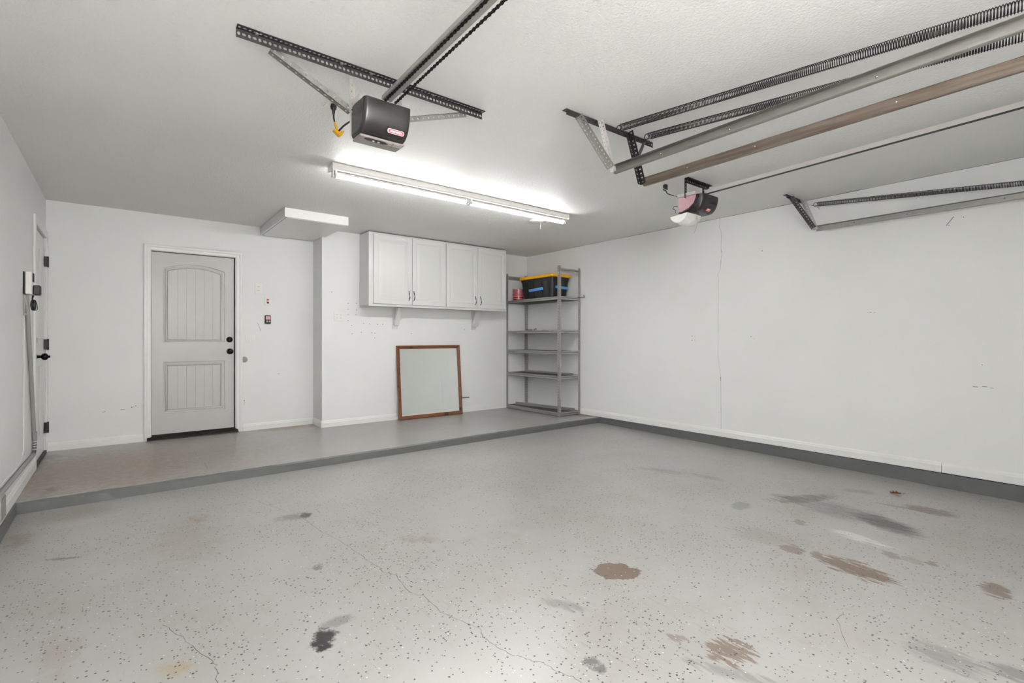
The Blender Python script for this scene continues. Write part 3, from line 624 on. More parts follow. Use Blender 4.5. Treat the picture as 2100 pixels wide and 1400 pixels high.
# storage tote: tapered tub with ribs, overhanging yellow lid, strips of blue tape
tt = thing('storage_tote', (5.02, 5.49, SZ), 'black plastic storage tote with a yellow lid on the top rack shelf', 'tote')
def rrect(x0, x1, y0, y1, r, n=4):
    P = []
    for cx, cy, a0 in ((x1 - r, y1 - r, 0), (x0 + r, y1 - r, 90), (x0 + r, y0 + r, 180), (x1 - r, y0 + r, 270)):
        for i in range(n + 1): a_ = R(a0 + 90 * i / n); P.append((cx + r * math.cos(a_), cy + r * math.sin(a_)))
    return P
def loft(b, rings, cap=True):
    n = len(rings[0])
    for r0, r1 in zip(rings, rings[1:]): b.add(r0 + r1, [(i, (i + 1) % n, (i + 1) % n + n, i + n) for i in range(n)], False)
    if cap: b.add(rings[0], [tuple(range(n))[::-1]]); b.add(rings[-1], [tuple(range(n))])
    return b
tz = lambda P, z: [(x, y, z) for x, y in P]
TX0, TX1, TY0, TY1 = 4.838, 5.206, 5.155, 5.875
ins = lambda k: rrect(TX0 + k, TX1 - k, TY0 + k, TY1 - k, .03)
loft(MB(), [tz(ins(.046), SZ + .001), tz(ins(.040), SZ + .006), tz(ins(.012), SZ + .262), tz(ins(.004), SZ + .270), tz(ins(.002), SZ + .320)]).build('tub', 'tote_black', tt)
lid = loft(MB(), [tz(ins(-.008), SZ + .303), tz(ins(-.014), SZ + .309), tz(ins(-.014), SZ + .337), tz(ins(-.006), SZ + .347), tz(ins(.016), SZ + .348), tz(ins(.022), SZ + .341), tz(ins(.06), SZ + .341), tz(ins(.07), SZ + .349), tz(ins(.12), SZ + .350)]).build('lid', 'tote_yellow', tt)
for y in (5.25, 5.40, 5.58, 5.71):   # vertical ribs on the long face, then on the end
    MB().bar((TX0 + .037, y, SZ + .03), (TX0 + .011, y, SZ + .258), .010, .012, (1, 0, 0)).build('rib', 'black_plastic', tt)
for x in (4.93, 5.12): MB().bar((x, TY0 + .037, SZ + .03), (x, TY0 + .011, SZ + .258), .010, .012, (0, 1, 0)).build('rib', 'black_plastic', tt)
def slabq(P, th):     # thin quad slab
    P = [V(p) for p in P]; nn = (P[1] - P[0]).cross(P[3] - P[0]).normalized() * th; vs = P + [p + nn for p in P]
    return MB().add(vs, [(0, 3, 2, 1), (4, 5, 6, 7), (0, 1, 5, 4), (1, 2, 6, 5), (2, 3, 7, 6), (3, 0, 4, 7)])
tx = lambda z: TX0 + .040 - .028 * (z - SZ - .006) / .256 - .0095
slabq([(tx(SZ + .115), 5.68, SZ + .115), (tx(SZ + .128), 5.36, SZ + .128), (tx(SZ + .168), 5.37, SZ + .168), (tx(SZ + .152), 5.69, SZ + .152)], .0015).build('tape_strip', 'blue_tape', tt)
ty = lambda z: TY0 + .040 - .028 * (z - SZ - .006) / .256 - .0095
slabq([(4.915, ty(SZ + .14), SZ + .140), (5.165, ty(SZ + .13), SZ + .130), (5.170, ty(SZ + .172), SZ + .168), (4.918, ty(SZ + .18), SZ + .178)], .0015).build('tape_strip', 'blue_tape', tt)
# paint can
pc = thing('paint_can', (4.945, 6.045, SZ), 'red and pale labelled paint can on the top rack shelf', 'paint can')
MB().lathe((4.945, 6.045, SZ + .004), (0, 0, 1), [(.0834, .004), (.0834, .176)], 28).build('label', 'paint_label', pc)
MB().lathe((4.945, 6.045, SZ), (0, 0, 1), [(.080, .0), (.084, .001), (.084, .006), (.0825, .007), (.0825, .180), (.085, .182), (.085, .190), (.078, .190), (.076, .184), (.066, .184), (.064, .187), (0, .187)], 28).build('can', 'galvanised', pc)
a_ = []
for i in range(15): k = math.pi * i / 14; a_.append((4.945 - .086 * math.cos(k) * .78, 6.045 - .086 * math.cos(k) * .62 - .012 * math.sin(k), SZ + .14 - .075 * math.sin(k)))
MB().tube([(x - .03 * math.sin(math.pi * i / 14), y - .075 * math.sin(math.pi * i / 14), z) for i, (x, y, z) in enumerate(a_)], .002, 6).build('bail', 'galvanised', pc)
# loose steel beams lying on the lower shelves
o = MB().shell([(0, -.02), (0, -.005), (.010, -.001), (.010, .006), (0, .01), (0, .02), (.018, .02)], .0022, (4.93, 6.10, ZP + .0675), (5.13, 4.99, ZP + .0675), (.98, .18, 0), (0, 0, 1))
solo('loose_beam', o, 'rack_steel', (5.03, 5.5, ZP + .047), 'loose grey steel beam lying askew on the bottom rack shelf', 'beam')
o = MB().shell([(0, -.012), (0, .012), (.03, .012)], .0022, (5.13, 6.10, .640 - .003 + .0122), (5.17, 5.06, .640 - .003 + .0122), (1, .05, 0), (0, 0, 1))
solo('loose_beam', o, 'rack_steel', (5.15, 5.6, .637), 'thin loose steel strip lying on the second rack shelf from the floor', 'beam')
# small black things on the middle shelves
z4 = 1.2895
o = MB().tube([(4.83, 5.55, z4 + .004), (4.835, 5.53, z4 + .018), (4.83, 5.50, z4 + .030), (4.835, 5.485, z4 + .018)], .006, 8)
solo('bungee_hook', o, 'black_plastic', (4.83, 5.52, z4), 'small curved black hook on the rack shelf below the tote', 'hook')
o = MB().box((4.82, 5.29, z4), (4.845, 5.36, z4 + .008), .003)
solo('rubber_strap', o, 'black_plastic', (4.83, 5.33, z4), 'short flat black strap end on the rack shelf below the tote', 'strap')
o = MB().box((5.13, 5.98, z4), (5.19, 6.08, z4 + .025), .006)
solo('black_clamp', o, 'black_plastic', (5.16, 6.03, z4), 'small black clamp at the back of the shelf below the tote', 'clamp')
o = MB().tube([(5.06, 5.05, SZ + .0055), (5.15, 5.0, SZ + .0055), (5.19, 4.955, SZ + .0055), (5.20, 4.90, SZ + .004), (5.20, 4.868, SZ + .002), (5.195, 4.858, SZ + .014), (5.19, 4.875, SZ + .028)], .0048, 8)
solo('bungee_strap', o, 'black_plastic', (5.15, 5.0, SZ), 'black hooked bungee strap jutting past the right end of the rack', 'strap')  # bungee with a hooked end

# ================================================================== GARAGE DOOR OPENERS
SLOT = ((.0062, .0085), (.0088, .0066))
# --- opener nearest the camera
op = thing('garage_door_opener', (1.03, 2.33, ZC), 'dark garage door opener with an oval badge hanging from the long perforated bar', 'door opener', 'garage door openers')
MB().angle((.392, 2.412, ZC - .001), (1.690, 2.412, ZC - .001), (0, -1, 0), (0, 0, -1), .038, .0025, .021, SLOT).build('ceiling_angle', 'painted_angle', op)
b = MB()
for x in (.47, .845, .995, 1.35): b.lathe((x, 2.393, ZC - .0035), (0, 0, -1), [(.008, 0), (.008, .006), (0, .0065)], 6, False)
o = b.build('lag_screws', 'galvanised', op); o['kind'] = 'stuff'
Z1 = 2.325      # top of motor housing
MB().perf((.890, 2.4155, Z1 - .03), (0, 0, 1), (1, 0, 0), ZC - .01 - Z1 + .03, .026, (0, 1, 0), .032, ((.0042, .0042),)).build('hanger_strap', 'galvanised', op)
MB().perf((1.148, 2.4155, Z1 - .03), (0, 0, 1), (1, 0, 0), ZC - .01 - Z1 + .03, .026, (0, 1, 0), .032, ((.0042, .0042),)).build('hanger_strap', 'galvanised', op)
for p_, q_ in (((.535, 2.424, ZC - .030), (.905, 2.424, Z1 - .012)), ((1.585, 2.424, ZC - .035), (1.160, 2.424, Z1 + .005))):
    d = (V(q_) - V(p_)).normalized(); nn = V(-d.z, 0, d.x)
    MB().angle(V(p_) - nn * .016, V(q_) - nn * .016, nn, (0, 1, 0), .030, .002, .036, ((.0058, .0055),)).build('diagonal_brace', 'galvanised_mid', op)
# motor housing: chassis plate + curved dark cover (profile in the Y-Z plane, extruded along X with rounded corners)
ox0, ox1, oy0, oy1 = .905, 1.148, 2.252, 2.425
MB().box((ox0 + .004, oy0 + .03, Z1 - .002), (ox1 - .004, oy1 + .035, Z1 + .003)).build('chassis_plate', 'chassis_grey', op)
b = MB().box((ox0 + .002, 2.33, Z1 + .003), (ox0 + .004, oy1 + .03, Z1 + .034)).box((ox0 + .002, 2.33, Z1 + .003), (ox0 + .02, oy1 + .03, Z1 + .005)); b.build('chassis_flange', 'chassis_grey', op)
def cover(x0, x1, y0, y1, zt, zb, rx, n=8):
    rings = []; N_ = 16; K = 14
    for i in range(N_ + 1):
        x = (x0 + rx * i / 4) if i <= 4 else (x1 - rx * (N_ - i) / 4) if i >= N_ - 4 else x0 + rx + (x1 - x0 - 2 * rx) * (i - 4) / (N_ - 8)
        e_ = min(x - x0, x1 - x); k = 0 if e_ >= rx else (1 - math.sqrt(max(0, 1 - ((rx - e_) / rx) ** 2))) * rx
        H = zt - zb - k; yy = y0 + k
        P = [(yy + .095 * (1 - math.cos(q_) ** .75), zt - H * math.sin(q_) ** 1.0) for q_ in (math.pi / 2 * j / K for j in range(K + 1))] + [(y1, zb + k)]
        rings.append([(x, y, z) for y, z in P])
    b = MB(); m = len(rings[0]); vs = [p_ for r_ in rings for p_ in r_]
    b.add(vs, [(i * m + j, i * m + j + 1, (i + 1) * m + j + 1, (i + 1) * m + j) for i in range(N_) for j in range(m - 1)], True)
    for r_ in (rings[0], rings[-1]): b.add([(r_[0][0], y1, zt)] + r_, [tuple(range(m + 1))])
    b.add([(r_[0]) for r_ in rings] + [(r_[0][0], y1, zt) for r_ in rings], [(i, i + 1, N_ + 2 + i, N_ + 1 + i) for i in range(N_)])
    return b
hs = cover(ox0, ox1, oy0, oy1, Z1 - .002, 2.168, .018).build('motor_housing', 'charcoal_plastic', op)
b = MB()      # translucent light lens behind and below the cover
P = [(oy1 + .001, 2.165), (oy1 + .036, 2.176), (oy1 + .042, 2.20), (oy1 + .040, Z1 - .01), (oy1 + .001, Z1 - .01)]
b.prism(P, (ox0 + .006, 0, 0), (0, 1, 0), (0, 0, 1), (ox1 - ox0 - .012, 0, 0)).build('light_lens', 'lens_white', op)
MB().box((ox0 + .004, oy0 + .070, 2.156), (ox1 - .004, oy1 + .003, 2.1675), .004).build('lens_skirt', 'skirt_grey', op)
b = MB()
pl = [(.062 * math.cos(t_) , .014 * math.sin(t_)) for t_ in (2 * math.pi * k / 20 for k in range(20))]
b.prism(pl, (1.0, oy0 + .092, 2.1553), (1, 0, 0), (0, 1, 0), (0, 0, -.003)).build('button_panel', 'bolt_black', hs)
for xk in (.985, 1.012): MB().lathe((xk, oy0 + .092, 2.1523), (0, 0, -1), [(.007, 0), (.006, .003), (0, .0035)], 12).build('button', 'chassis_grey', hs)
MB().box((1.045, oy0 + .078, 2.1545), (1.082, oy0 + .108, 2.1558)).build('label_plate', 'chassis_grey', hs); MB().box((1.09, oy0 + .078, 2.1545), (1.135, oy0 + .108, 2.1558)).build('label_plate', 'chassis_grey', hs)
# oval badge on the curve of the cover
bo = V(1.066, oy0 + .010, 2.190); bx = V(1, 0, 0); by = V(0, -.42, .90).normalized(); bz = bx.cross(by); bz = bz if bz.y < 0 else -bz
def caps(wd, hh, n=8): return [(wd / 2 - hh / 2 + hh / 2 * math.cos(t_), hh / 2 * math.sin(t_)) for t_ in (math.pi * (k / n - .5) for k in range(n + 1))] + [(-wd / 2 + hh / 2 + hh / 2 * math.cos(t_), hh / 2 * math.sin(t_)) for t_ in (math.pi * (k / n + .5) for k in range(n + 1))]
bd = MB().prism(caps(.088, .022), bo, bx, by, bz * .004).build('badge', 'emblem_pale', hs)
MB().prism(caps(.080, .0165), bo + bz * .004, bx, by, bz * .0008).build('badge_field', 'emblem_red', bd)
b = MB()
for k in range(9): b.prism([(-.0026, -.0045), (.0026, -.0045), (.0026, .0045), (-.0026, .0045)], bo + bz * .0048 + bx * (-.028 + .007 * k), bx, by, bz * .0006)
o = b.build('badge_lettering', 'emblem_pale', bd); o['kind'] = 'stuff'
# rail with the chain running down both sides
r0, r1 = V(1.022, 2.30, 2.338), V(1.022, YF + .04, 2.338 + .037 * 3.06)
b = MB().prism([(-.024, -.004), (.024, -.004), (.024, .002), (.012, .006), (.012, .030), (-.012, .030), (-.012, .006), (-.024, .002)], r0, (1, 0, 0), (0, 0, 1), r1 - r0); b.build('rail', 'galvanised', op)
def chain(x, z0, par):
    b = MB(); L = (r1 - r0).length; n = int(L / .0127); d = (r1 - r0) / n
    for i in range(n):
        p_ = r0 + d * i + V(x, 0, z0); q_ = p_ + d * .82
        if i % 2: b.bar(p_, q_, .0090, .0105)
        else: b.bar(p_, q_, .0052, .0085)
    o = b.build('chain', 'spring_steel', par); o['kind'] = 'stuff'
chain(-.012, -.0105, op); chain(.042, -.006, op)
MB().prism([(-.045, 0), (.05, 0), (.075, .02), (.06, .028), (-.055, .028), (-.065, .02)], (1.022, 2.262, Z1 - .004), (1, 0, 0), (0, 1, 0), (0, 0, .010)).build('sprocket_plate', 'chassis_grey', op)
# --- farther opener
o2 = thing('garage_door_opener', (3.86, 2.30, ZC), 'black-fronted garage door opener with a pink side and drooping white lens', 'door opener', 'garage door openers')
MB().angle((3.70, 2.325, ZC - .001), (4.085, 2.325, ZC - .001), (0, -1, 0), (0, 0, -1), .036, .0025, .026, ((.0055, .0055),)).build('ceiling_angle', 'painted_angle', o2)
Z2 = 2.372
MB().perf((3.708, 2.329, Z2 - .02), (0, 0, 1), (1, 0, 0), ZC - .004 - Z2 + .02, .030, (0, 1, 0), .026, ((.0050, .0050),)).build('hanger_strap', 'painted_angle', o2)
MB().perf((3.985, 2.329, Z2 - .0), (0, 0, 1), (1, 0, 0), ZC - .004 - Z2, .030, (0, 1, 0), .026, ((.0050, .0050),)).build('hanger_strap', 'painted_angle', o2)
px0, px1, py0, py1 = 3.722, 4.010, 2.178, 2.405
MB().box((px0, py0 + .04, Z2 - .003), (px1, py1 + .004, Z2 + .004)).build('chassis_plate', 'chassis_grey', o2)
MB().box((px0 - .001, py0 + .06, Z2 + .004), (px0 + .002, py1 + .002, Z2 + .022)).build('chassis_flange', 'chassis_grey', o2)
cv = cover(px0 + .012, px1, py0, py1 - .02, Z2 - .004, 2.232, .05).build('motor_housing', 'black_plastic', o2)
P = [(0, 0), (0, -.122), (.040, -.118), (.096, -.100), (.140, -.066), (.160, -.026), (.163, 0)]
MB().prism([(-a_, c_) for a_, c_ in P], (px0 + .004, py1 - .005, Z2 - .006), (0, 1, 0), (0, 0, 1), (.022, 0, 0)).build('side_panel', 'pink_panel', o2)
P2 = [(-.004, 0), (-.004, -.130), (.046, -.127), (.110, -.108), (.158, -.070), (.180, -.026), (.183, 0)]
MB().prism([(-a_, c_) for a_, c_ in P2], (px0 + .011, py1 - .005, Z2 - .005), (0, 1, 0), (0, 0, 1), (.026, 0, 0)).build('side_trim', 'black_plastic', o2)
MB().box((px0 + .006, py1 - .001, Z2 - .128), (px1 - .006, py1 + .003, Z2 - .004)).build('rear_plate', 'chassis_grey', o2)
MB().box((3.868, py0 + .006, 2.300), (3.955, py0 + .03, Z2 - .012), .003).build('front_recess', 'bolt_black', cv)
MB().prism([(.042 * math.cos(t_), .014 * math.sin(t_)) for t_ in (2 * math.pi * k / 18 for k in range(18))], (3.80, py0 + .10, 2.2315), (1, 0, 0), (0, 1, 0), (0, 0, -.003)).build('button_panel', 'bolt_black', cv)
by2 = V(0, -.70, .71); bz2 = V(0, -.71, -.70)
MB().prism(caps(.062, .026), (3.86, py0 + .030, 2.252), (1, 0, 0), by2, bz2 * .006).build('badge', 'emblem_red', cv)
MB().prism(caps(.050, .007), V(3.86, py0 + .030, 2.252) + by2 * .006 + bz2 * .006, (1, 0, 0), by2, bz2 * .0008).build('badge_stripe', 'emblem_pale', cv)
MB().prism(caps(.050, .005), V(3.86, py0 + .030, 2.252) - by2 * .006 + bz2 * .006, (1, 0, 0), by2, bz2 * .0008).build('badge_stripe', 'emblem_pale', cv)
# lens hanging open below the back of the housing: a curved shell
b = MB(); rings = []; nu, nv = 10, 9
for i in range(nu + 1):
    u_ = i / nu; x = 3.725 + .215 * u_; row = []; bul = .020 * math.sin(math.pi * u_)
    for j in range(nv + 1):
        a_ = R(-70 + 150 * j / nv); row.append((x, 2.40 - .085 * math.sin(a_) - .012 * (1 - abs(2 * u_ - 1)), 2.248 - (.088 + bul) * math.cos(a_)))
    rings.append(row)
vs = [p_ for r_ in rings for p_ in r_]; m = nv + 1
b.add(vs, [(i * m + j, i * m + j + 1, (i + 1) * m + j + 1, (i + 1) * m + j) for i in range(nu) for j in range(nv)], True)
b.add(rings[0], [tuple(range(m))]); b.add(rings[-1], [tuple(range(m))]); b.build('light_lens', 'lens_white', o2, True)
b = MB().tube([(3.735, 2.41, 2.30), (3.725, 2.44, 2.305), (3.72, 2.45, 2.285), (3.728, 2.425, 2.27), (3.73, 2.43, 2.245)], .003, 6); b.build('antenna_wire', 'bolt_black', o2)
MB().tube([(3.86, 2.31, 2.232), (3.865, 2.305, 2.17), (3.858, 2.31, 2.12), (3.84, 2.32, 2.075)], .0012, 5).build('dangling_wire', 'grey_plastic', o2)
b = MB(); q0, q1 = V(3.87, 2.22, 2.404), V(3.87, YF + .04, 2.404 + .024 * 3.0)
b.shell([(-.018, -.014), (-.018, .016), (.018, .016), (.018, -.014)], .0016, q0, q1, (1, 0, 0), (0, 0, 1)).build('rail', 'chassis_grey', o2)
MB().bar(q0 + V(0, 0, -.012), q1 + V(0, 0, -.012), .030, .006).build('drive_belt', 'bolt_black', o2)
# low-voltage wires sagging from the ceiling to the farther opener
o = MB().tube([(3.02, 2.42, ZC - .002), (3.20, 2.44, ZC - .002), (3.215, 2.44, ZC - .012), (3.28, 2.44, ZC - .05), (3.36, 2.44, ZC - .075), (3.48, 2.43, ZC - .085), (3.62, 2.42, ZC - .105), (3.72, 2.41, Z2 + .0)], .0022, 6)
solo('opener_wire', o, 'white_plastic', (3.02, 2.42, ZC), 'thin white wire sagging from the ceiling to the farther opener', 'wire')
c = thing('ceiling_plug', (3.72, 2.52, ZC), 'black plug in a white ceiling outlet behind the farther opener', 'plug')
MB().box((3.56, 2.48, ZC - .006), (3.74, 2.56, ZC - .001), .002).build('outlet_plate', 'white_plastic', c)
MB().box((3.695, 2.50, ZC - .058), (3.725, 2.535, ZC - .0062), .006).build('plug_body', 'bolt_black', c)
MB().tube([(3.71, 2.515, ZC - .058), (3.715, 2.50, ZC - .09), (3.74, 2.44, ZC - .12), (3.76, 2.40, Z2 + .004)], .004, 6).build('power_cord', 'bolt_black', c)
# power cord of the near opener with its yellow three-way tap
c = thing('power_cord', (.956, 2.841, ZC), 'black power cord with a yellow three-way tap hanging by the near opener', 'cord')
MB().box((.915, 2.80, ZC - .007), (.985, 2.90, ZC - .001), .002).build('outlet_plate', 'white_plastic', c)
b = MB().lathe((.956, 2.841, ZC - .0075), (0, 0, -1), [(.016, 0), (.018, .012), (.015, .026), (.010, .030), (.008, .048), (.0055, .056)], 12); b.build('plug', 'bolt_black', c)
MB().tube([(.956, 2.841, ZC - .06), (.957, 2.841, ZC - .085), (.962, 2.841, ZC - .105)], .0052, 8).build('cord', 'bolt_black', c)
MB().tube([(.962, 2.841, ZC - .105), (.972, 2.841, ZC - .135), (.979, 2.841, ZC - .150)], [.006, .0075, .0075], 8).build('yellow_collar', 'cord_yellow', c)
b = MB().prism([(-.030, .006), (.002, -.020), (.012, -.018), (.030, .010), (.026, .016), (.004, .004), (-.026, .014)], (.984, 2.828, ZC - .162), (1, 0, 0), (0, 0, 1), (0, .028, 0)); b.build('three_way_tap', 'cord_yellow', c)
MB().tube([(.985, 2.84, ZC - .150), (1.0, 2.80, ZC - .130), (1.005, 2.70, ZC - .135), (1.0, 2.60, ZC - .16), (.985, 2.50, Z1 + .01), (.98, 2.47, Z1 + .004)], .0052, 8).build('cord', 'bolt_black', c)

# ================================================================== DOOR TRACKS AND SPRINGS
def spring(name, p, q, label, rad=.0198, wire=.0018, pitch=.0084):
    p, q = V(p), V(q); d = (q - p).normalized(); s_ = thing(name, p, label, 'spring', 'extension springs above the tracks')
    a = d.cross(V(0, 0, 1)).normalized(); b_ = a.cross(d).normalized(); L = (q - p).length; nco = int(L / pitch); seg = 12; cs = 5
    vs = []; fs = []
    for i in range(nco * seg + 1):
        t_ = 2 * math.pi * i / seg; ra = a * math.cos(t_) + b_ * math.sin(t_); c_ = p + d * (L * i / (nco * seg)) + ra * rad
        for k in range(cs):
            w_ = 2 * math.pi * k / cs; vs.append(c_ + (ra * math.cos(w_) + d * math.sin(w_)) * wire)
    for i in range(nco * seg):
        for k in range(cs): fs.append((i * cs + k, i * cs + (k + 1) % cs, (i + 1) * cs + (k + 1) % cs, (i + 1) * cs + k))
    MB().add(vs, fs, True).build('coil', 'spring_steel', s_, False)
    hk = [p - d * (.018 + .018 * math.cos(t_)) + b_ * (.018 * math.sin(t_)) for t_ in (2 * math.pi * k / 14 for k in range(15))]
    MB().tube(hk, .0024, 6).build('end_loop', 'spring_steel', s_)
    MB().tube([p - d * .10 + b_ * .01, p - d * .03 - b_ * .012, p + d * .3 - b_ * .0165, q - b_ * .017, q + d * .05], .0013, 5).build('safety_cable', 'cable_steel', s_)
    MB().tube([p - d * .005 - b_ * .02, p + d * .01 - b_ * .05 + V(.0, -.01, 0)], .0016, 5).build('cable_tail', 'cable_steel', s_)
    return s_
TRK_IN = [(.025, -.013), (.025, -.022), (.021, -.025), (.004, -.025), (0, -.021), (0, .021), (.004, .025), (.030, .025)]   # web at x=0, lips to +x
def track(p, q, sgn, mat, par):
    b = MB(); b.shell([(x * sgn, z) for x, z in TRK_IN], .0018, p, q, (1, 0, 0), (0, 0, 1)); o = b.build('track', mat, par)
    p, q = V(p), V(q)
    for k in (.12, .27, .5, .68): 
        c_ = p + (q - p) * k; MB().lathe(c_ + V(-sgn * .0, 0, .002), (-1, 0, 0) if True else (1, 0, 0), [(.005, 0), (.005, .004), (0, .005)], 8).build('rivet', 'chrome_tip', o)
    return o
H1 = ((.0060, .0060),)
# left pair hangs from one ceiling angle
ta = thing('door_track', (2.32, 1.94, 2.18), 'galvanised door track of the left garage door with its hanger on the ceiling', 'track', 'overhead door tracks')
MB().angle((2.040, 2.050, ZC - .001), (2.860, 2.040, ZC - .001), (0, 1, 0), (0, 0, -1), .036, .0024, .026, H1).build('ceiling_angle', 'painted_angle', ta)
MB().angle((2.325, 2.042, ZC - .006), (2.322, 1.940, 2.165), (-1, 0, 0), (0, -1, 0), .026, .0024, .028, H1).build('hanger_post', 'chassis_grey', ta)
MB().angle((2.128, 2.038, ZC - .030), (2.306, 1.946, 2.195), (-.8, 0, -.5), (0, -1, 0), .034, .0024, .026, H1).build('diagonal_brace', 'galvanised_mid', ta)
track((2.334, 1.925, 2.182), (2.334, YF + .12, 2.215), -1, 'track_steel', ta)
tb_ = thing('door_track', (2.58, 1.94, 2.17), 'brown-stained door track of the right garage door, hung beside the first', 'track', 'overhead door tracks')
MB().angle((2.590, 2.034, ZC - .006), (2.586, 1.930, 2.142), (-1, 0, 0), (0, -1, 0), .036, .0024, .030, ((.0055, .0055),)).build('hanger_post', 'painted_angle', tb_)
MB().angle((2.740, 2.038, ZC - .036), (2.600, 1.985, 2.330), (0, -1, 0), (.6, 0, -.6), .026, .0024, .026, H1).build('diagonal_brace', 'galvanised_dark', tb_)
track((2.588, 1.920, 2.162), (2.588, YF + .12, 2.190), 1, 'track_stained', tb_)
tc = thing('door_track', (5.15, 1.87, 2.21), 'galvanised door track along the right wall with its perforated hanger', 'track', 'overhead door tracks')
MB().angle((4.86, 1.992, ZC - .001), (5.225, 1.985, ZC - .001), (0, 1, 0), (0, 0, -1), .034, .0024, .026, H1).build('ceiling_angle', 'painted_angle', tc)
MB().angle((5.150, 1.978, ZC - .006), (5.150, 1.862, 2.195), (-1, 0, 0), (0, -1, 0), .036, .0024, .028, H1).build('hanger_post', 'chassis_grey', tc)
MB().angle((4.880, 1.970, ZC - .030), (5.120, 1.868, 2.215), (-.8, 0, -.5), (0, -1, 0), .034, .0024, .028, H1).build('diagonal_brace', 'galvanised_dark', tc)
track((5.165, 1.845, 2.210), (5.165, YF + .12, 2.220), -1, 'galvanised', tc)
spring('extension_spring', (2.345, 1.895, 2.432), (2.345, -.55, 2.205), 'dark extension spring above the left garage door track')
spring('extension_spring', (2.605, 1.885, 2.444), (2.605, -.55, 2.208), 'dark extension spring above the brown-stained track')
spring('extension_spring', (5.150, 1.835, 2.438), (5.150, -.55, 2.200), 'dark extension spring high along the right wall')

# ================================================================== WALL PLATES AND CONTROLS
def plate(name, x0, x1, z0, z1, Y, label, cat, group=None):
    c = thing(name, ((x0 + x1) / 2, Y, (z0 + z1) / 2), label, cat, group)
    MB().box((x0, Y - .006, z0), (x1, Y - .0002, z1), .0025).build('cover_plate', 'white_plastic', c); return c
c = plate('wall_outlet', 1.266, 1.341, 1.714, 1.833, YB, 'white duplex outlet plate right of the grey door, highest on the wall', 'outlet')
for z in (1.797, 1.750): 
    f_ = MB().prism(caps(.034, .028), (1.3035, YB - .0062, z), (1, 0, 0), (0, 0, 1), (0, -.0016, 0)).build('receptacle', 'white_plastic', c)
    for dx in (-.0065, .0065): MB().box((1.3035 + dx - .0012, YB - .0084, z - .005), (1.3035 + dx + .0012, YB - .0076, z + .005)).build('slot', 'dark_gap', f_)
c = plate('light_switch', 1.368, 1.444, 1.577, 1.674, YB, 'white switch plate with a small dark red lit rocker', 'switch')
f_ = MB().box((1.394, YB - .012, 1.598), (1.418, YB - .006, 1.652), .002).build('rocker', 'emblem_red', c)
MB().box((1.399, YB - .0135, 1.618), (1.413, YB - .0118, 1.636), .001).build('rocker_light', 'emblem_pale', f_); MB().box((1.394, YB - .0132, 1.598), (1.418, YB - .0118, 1.612), .001).build('rocker_end', 'bolt_black', f_)
c = thing('opener_control', (1.405, YB, 1.40), 'black garage door wall control with a pink lit screen', 'wall control')
MB().box((1.372, YB - .022, 1.350), (1.438, YB - .0002, 1.455), .006).build('case', 'bolt_black', c)
MB().box((1.380, YB - .0235, 1.402), (1.431, YB - .0218, 1.442), .001).build('screen', 'screen_glow', c)
for x in (1.388, 1.414): MB().box((x, YB - .0245, 1.372), (x + .014, YB - .0218, 1.388), .002).build('button', 'chassis_grey', c)
MB().box((1.405, YB - .004, 1.338), (1.455, YB - .0002, 1.400), .001).build('back_plate', 'wall_mark' if False else 'white_plastic', c)
c = plate('light_switch', 1.166, 1.262, 1.130, 1.222, YB, 'white double rocker switch plate just right of the door casing', 'switch')
for x in (1.186, 1.222): MB().box((x, YB - .011, 1.146), (x + .024, YB - .006, 1.206), .002).build('rocker', 'white_plastic', c)
o = MB().tube([(1.29, YB - .003, 1.362), (1.305, YB - .003, 1.335), (1.322, YB - .003, 1.285), (1.325, YB - .003, 1.262)], .0018, 6)
solo('loose_wire', o, 'grey_plastic', (1.305, YB, 1.31), 'thin grey loose wire on the wall above the double switch', 'wire')
o = MB().lathe((1.152, YB - .0003, .922), (0, -1, 0), [(.034, 0), (.034, .004), (.028, .007), (0, .008)], 20)
solo('wall_bumper', o, 'grey_plastic', (1.152, YB, .922), 'small round grey wall bumper beside the door casing', 'bumper')
c = plate('wall_outlet', 2.088, 2.204, 1.393, 1.506, YK, 'white four-socket outlet plate left of the cabinets', 'outlet')
for x in (2.122, 2.170):
    for z in (1.470, 1.428):
        f_ = MB().prism(caps(.032, .026), (x, YK - .0062, z), (1, 0, 0), (0, 0, 1), (0, -.0016, 0)).build('receptacle', 'white_plastic', c)
        for dx in (-.006, .006): MB().box((x + dx - .0015, YK - .0084, z - .005), (x + dx + .0015, YK - .0076, z + .005)).build('slot', 'wall_mark', f_)
c = thing('wall_outlet', (XR, 3.185, 1.177), 'white duplex outlet plate on the long right wall', 'outlet')
MB().box((XR - .006, 3.148, 1.118), (XR - .0002, 3.222, 1.232), .0025).build('cover_plate', 'white_plastic', c)
for z in (1.198, 1.152):
    f_ = MB().prism(caps(.034, .028), (XR - .0062, 3.185, z), (0, 1, 0), (0, 0, 1), (-.0016, 0, 0)).build('receptacle', 'white_plastic', c)
    MB().box((XR - .0084, 3.181, z - .005), (XR - .0076, 3.189, z + .005)).build('slot', 'wall_mark', f_)
o = MB().tube([(XR - .003, .883, 2.145), (XR - .004, .90, 2.12), (XR - .003, .925, 2.085), (XR - .003, .905, 2.084)], .0018, 6)
solo('loose_wire', o, 'bolt_black', (XR, .90, 2.10), 'thin dark bent wire dangling on the right wall under the track', 'wire')
o = MB().tube([(3.960, YK - .012, .290), (4.075, YK - .010, .291)], .0062, 10)
o = solo('pipe_stub', o, 'copper', (4.02, YK, .29), 'short brown copper pipe stub low on the wall right of the mirror', 'pipe')
MB().tube([(4.0752, YK - .010, .291), (4.10, YK - .010, .291)], .0072, 10).build('pipe_cap', 'wall_mark', o)

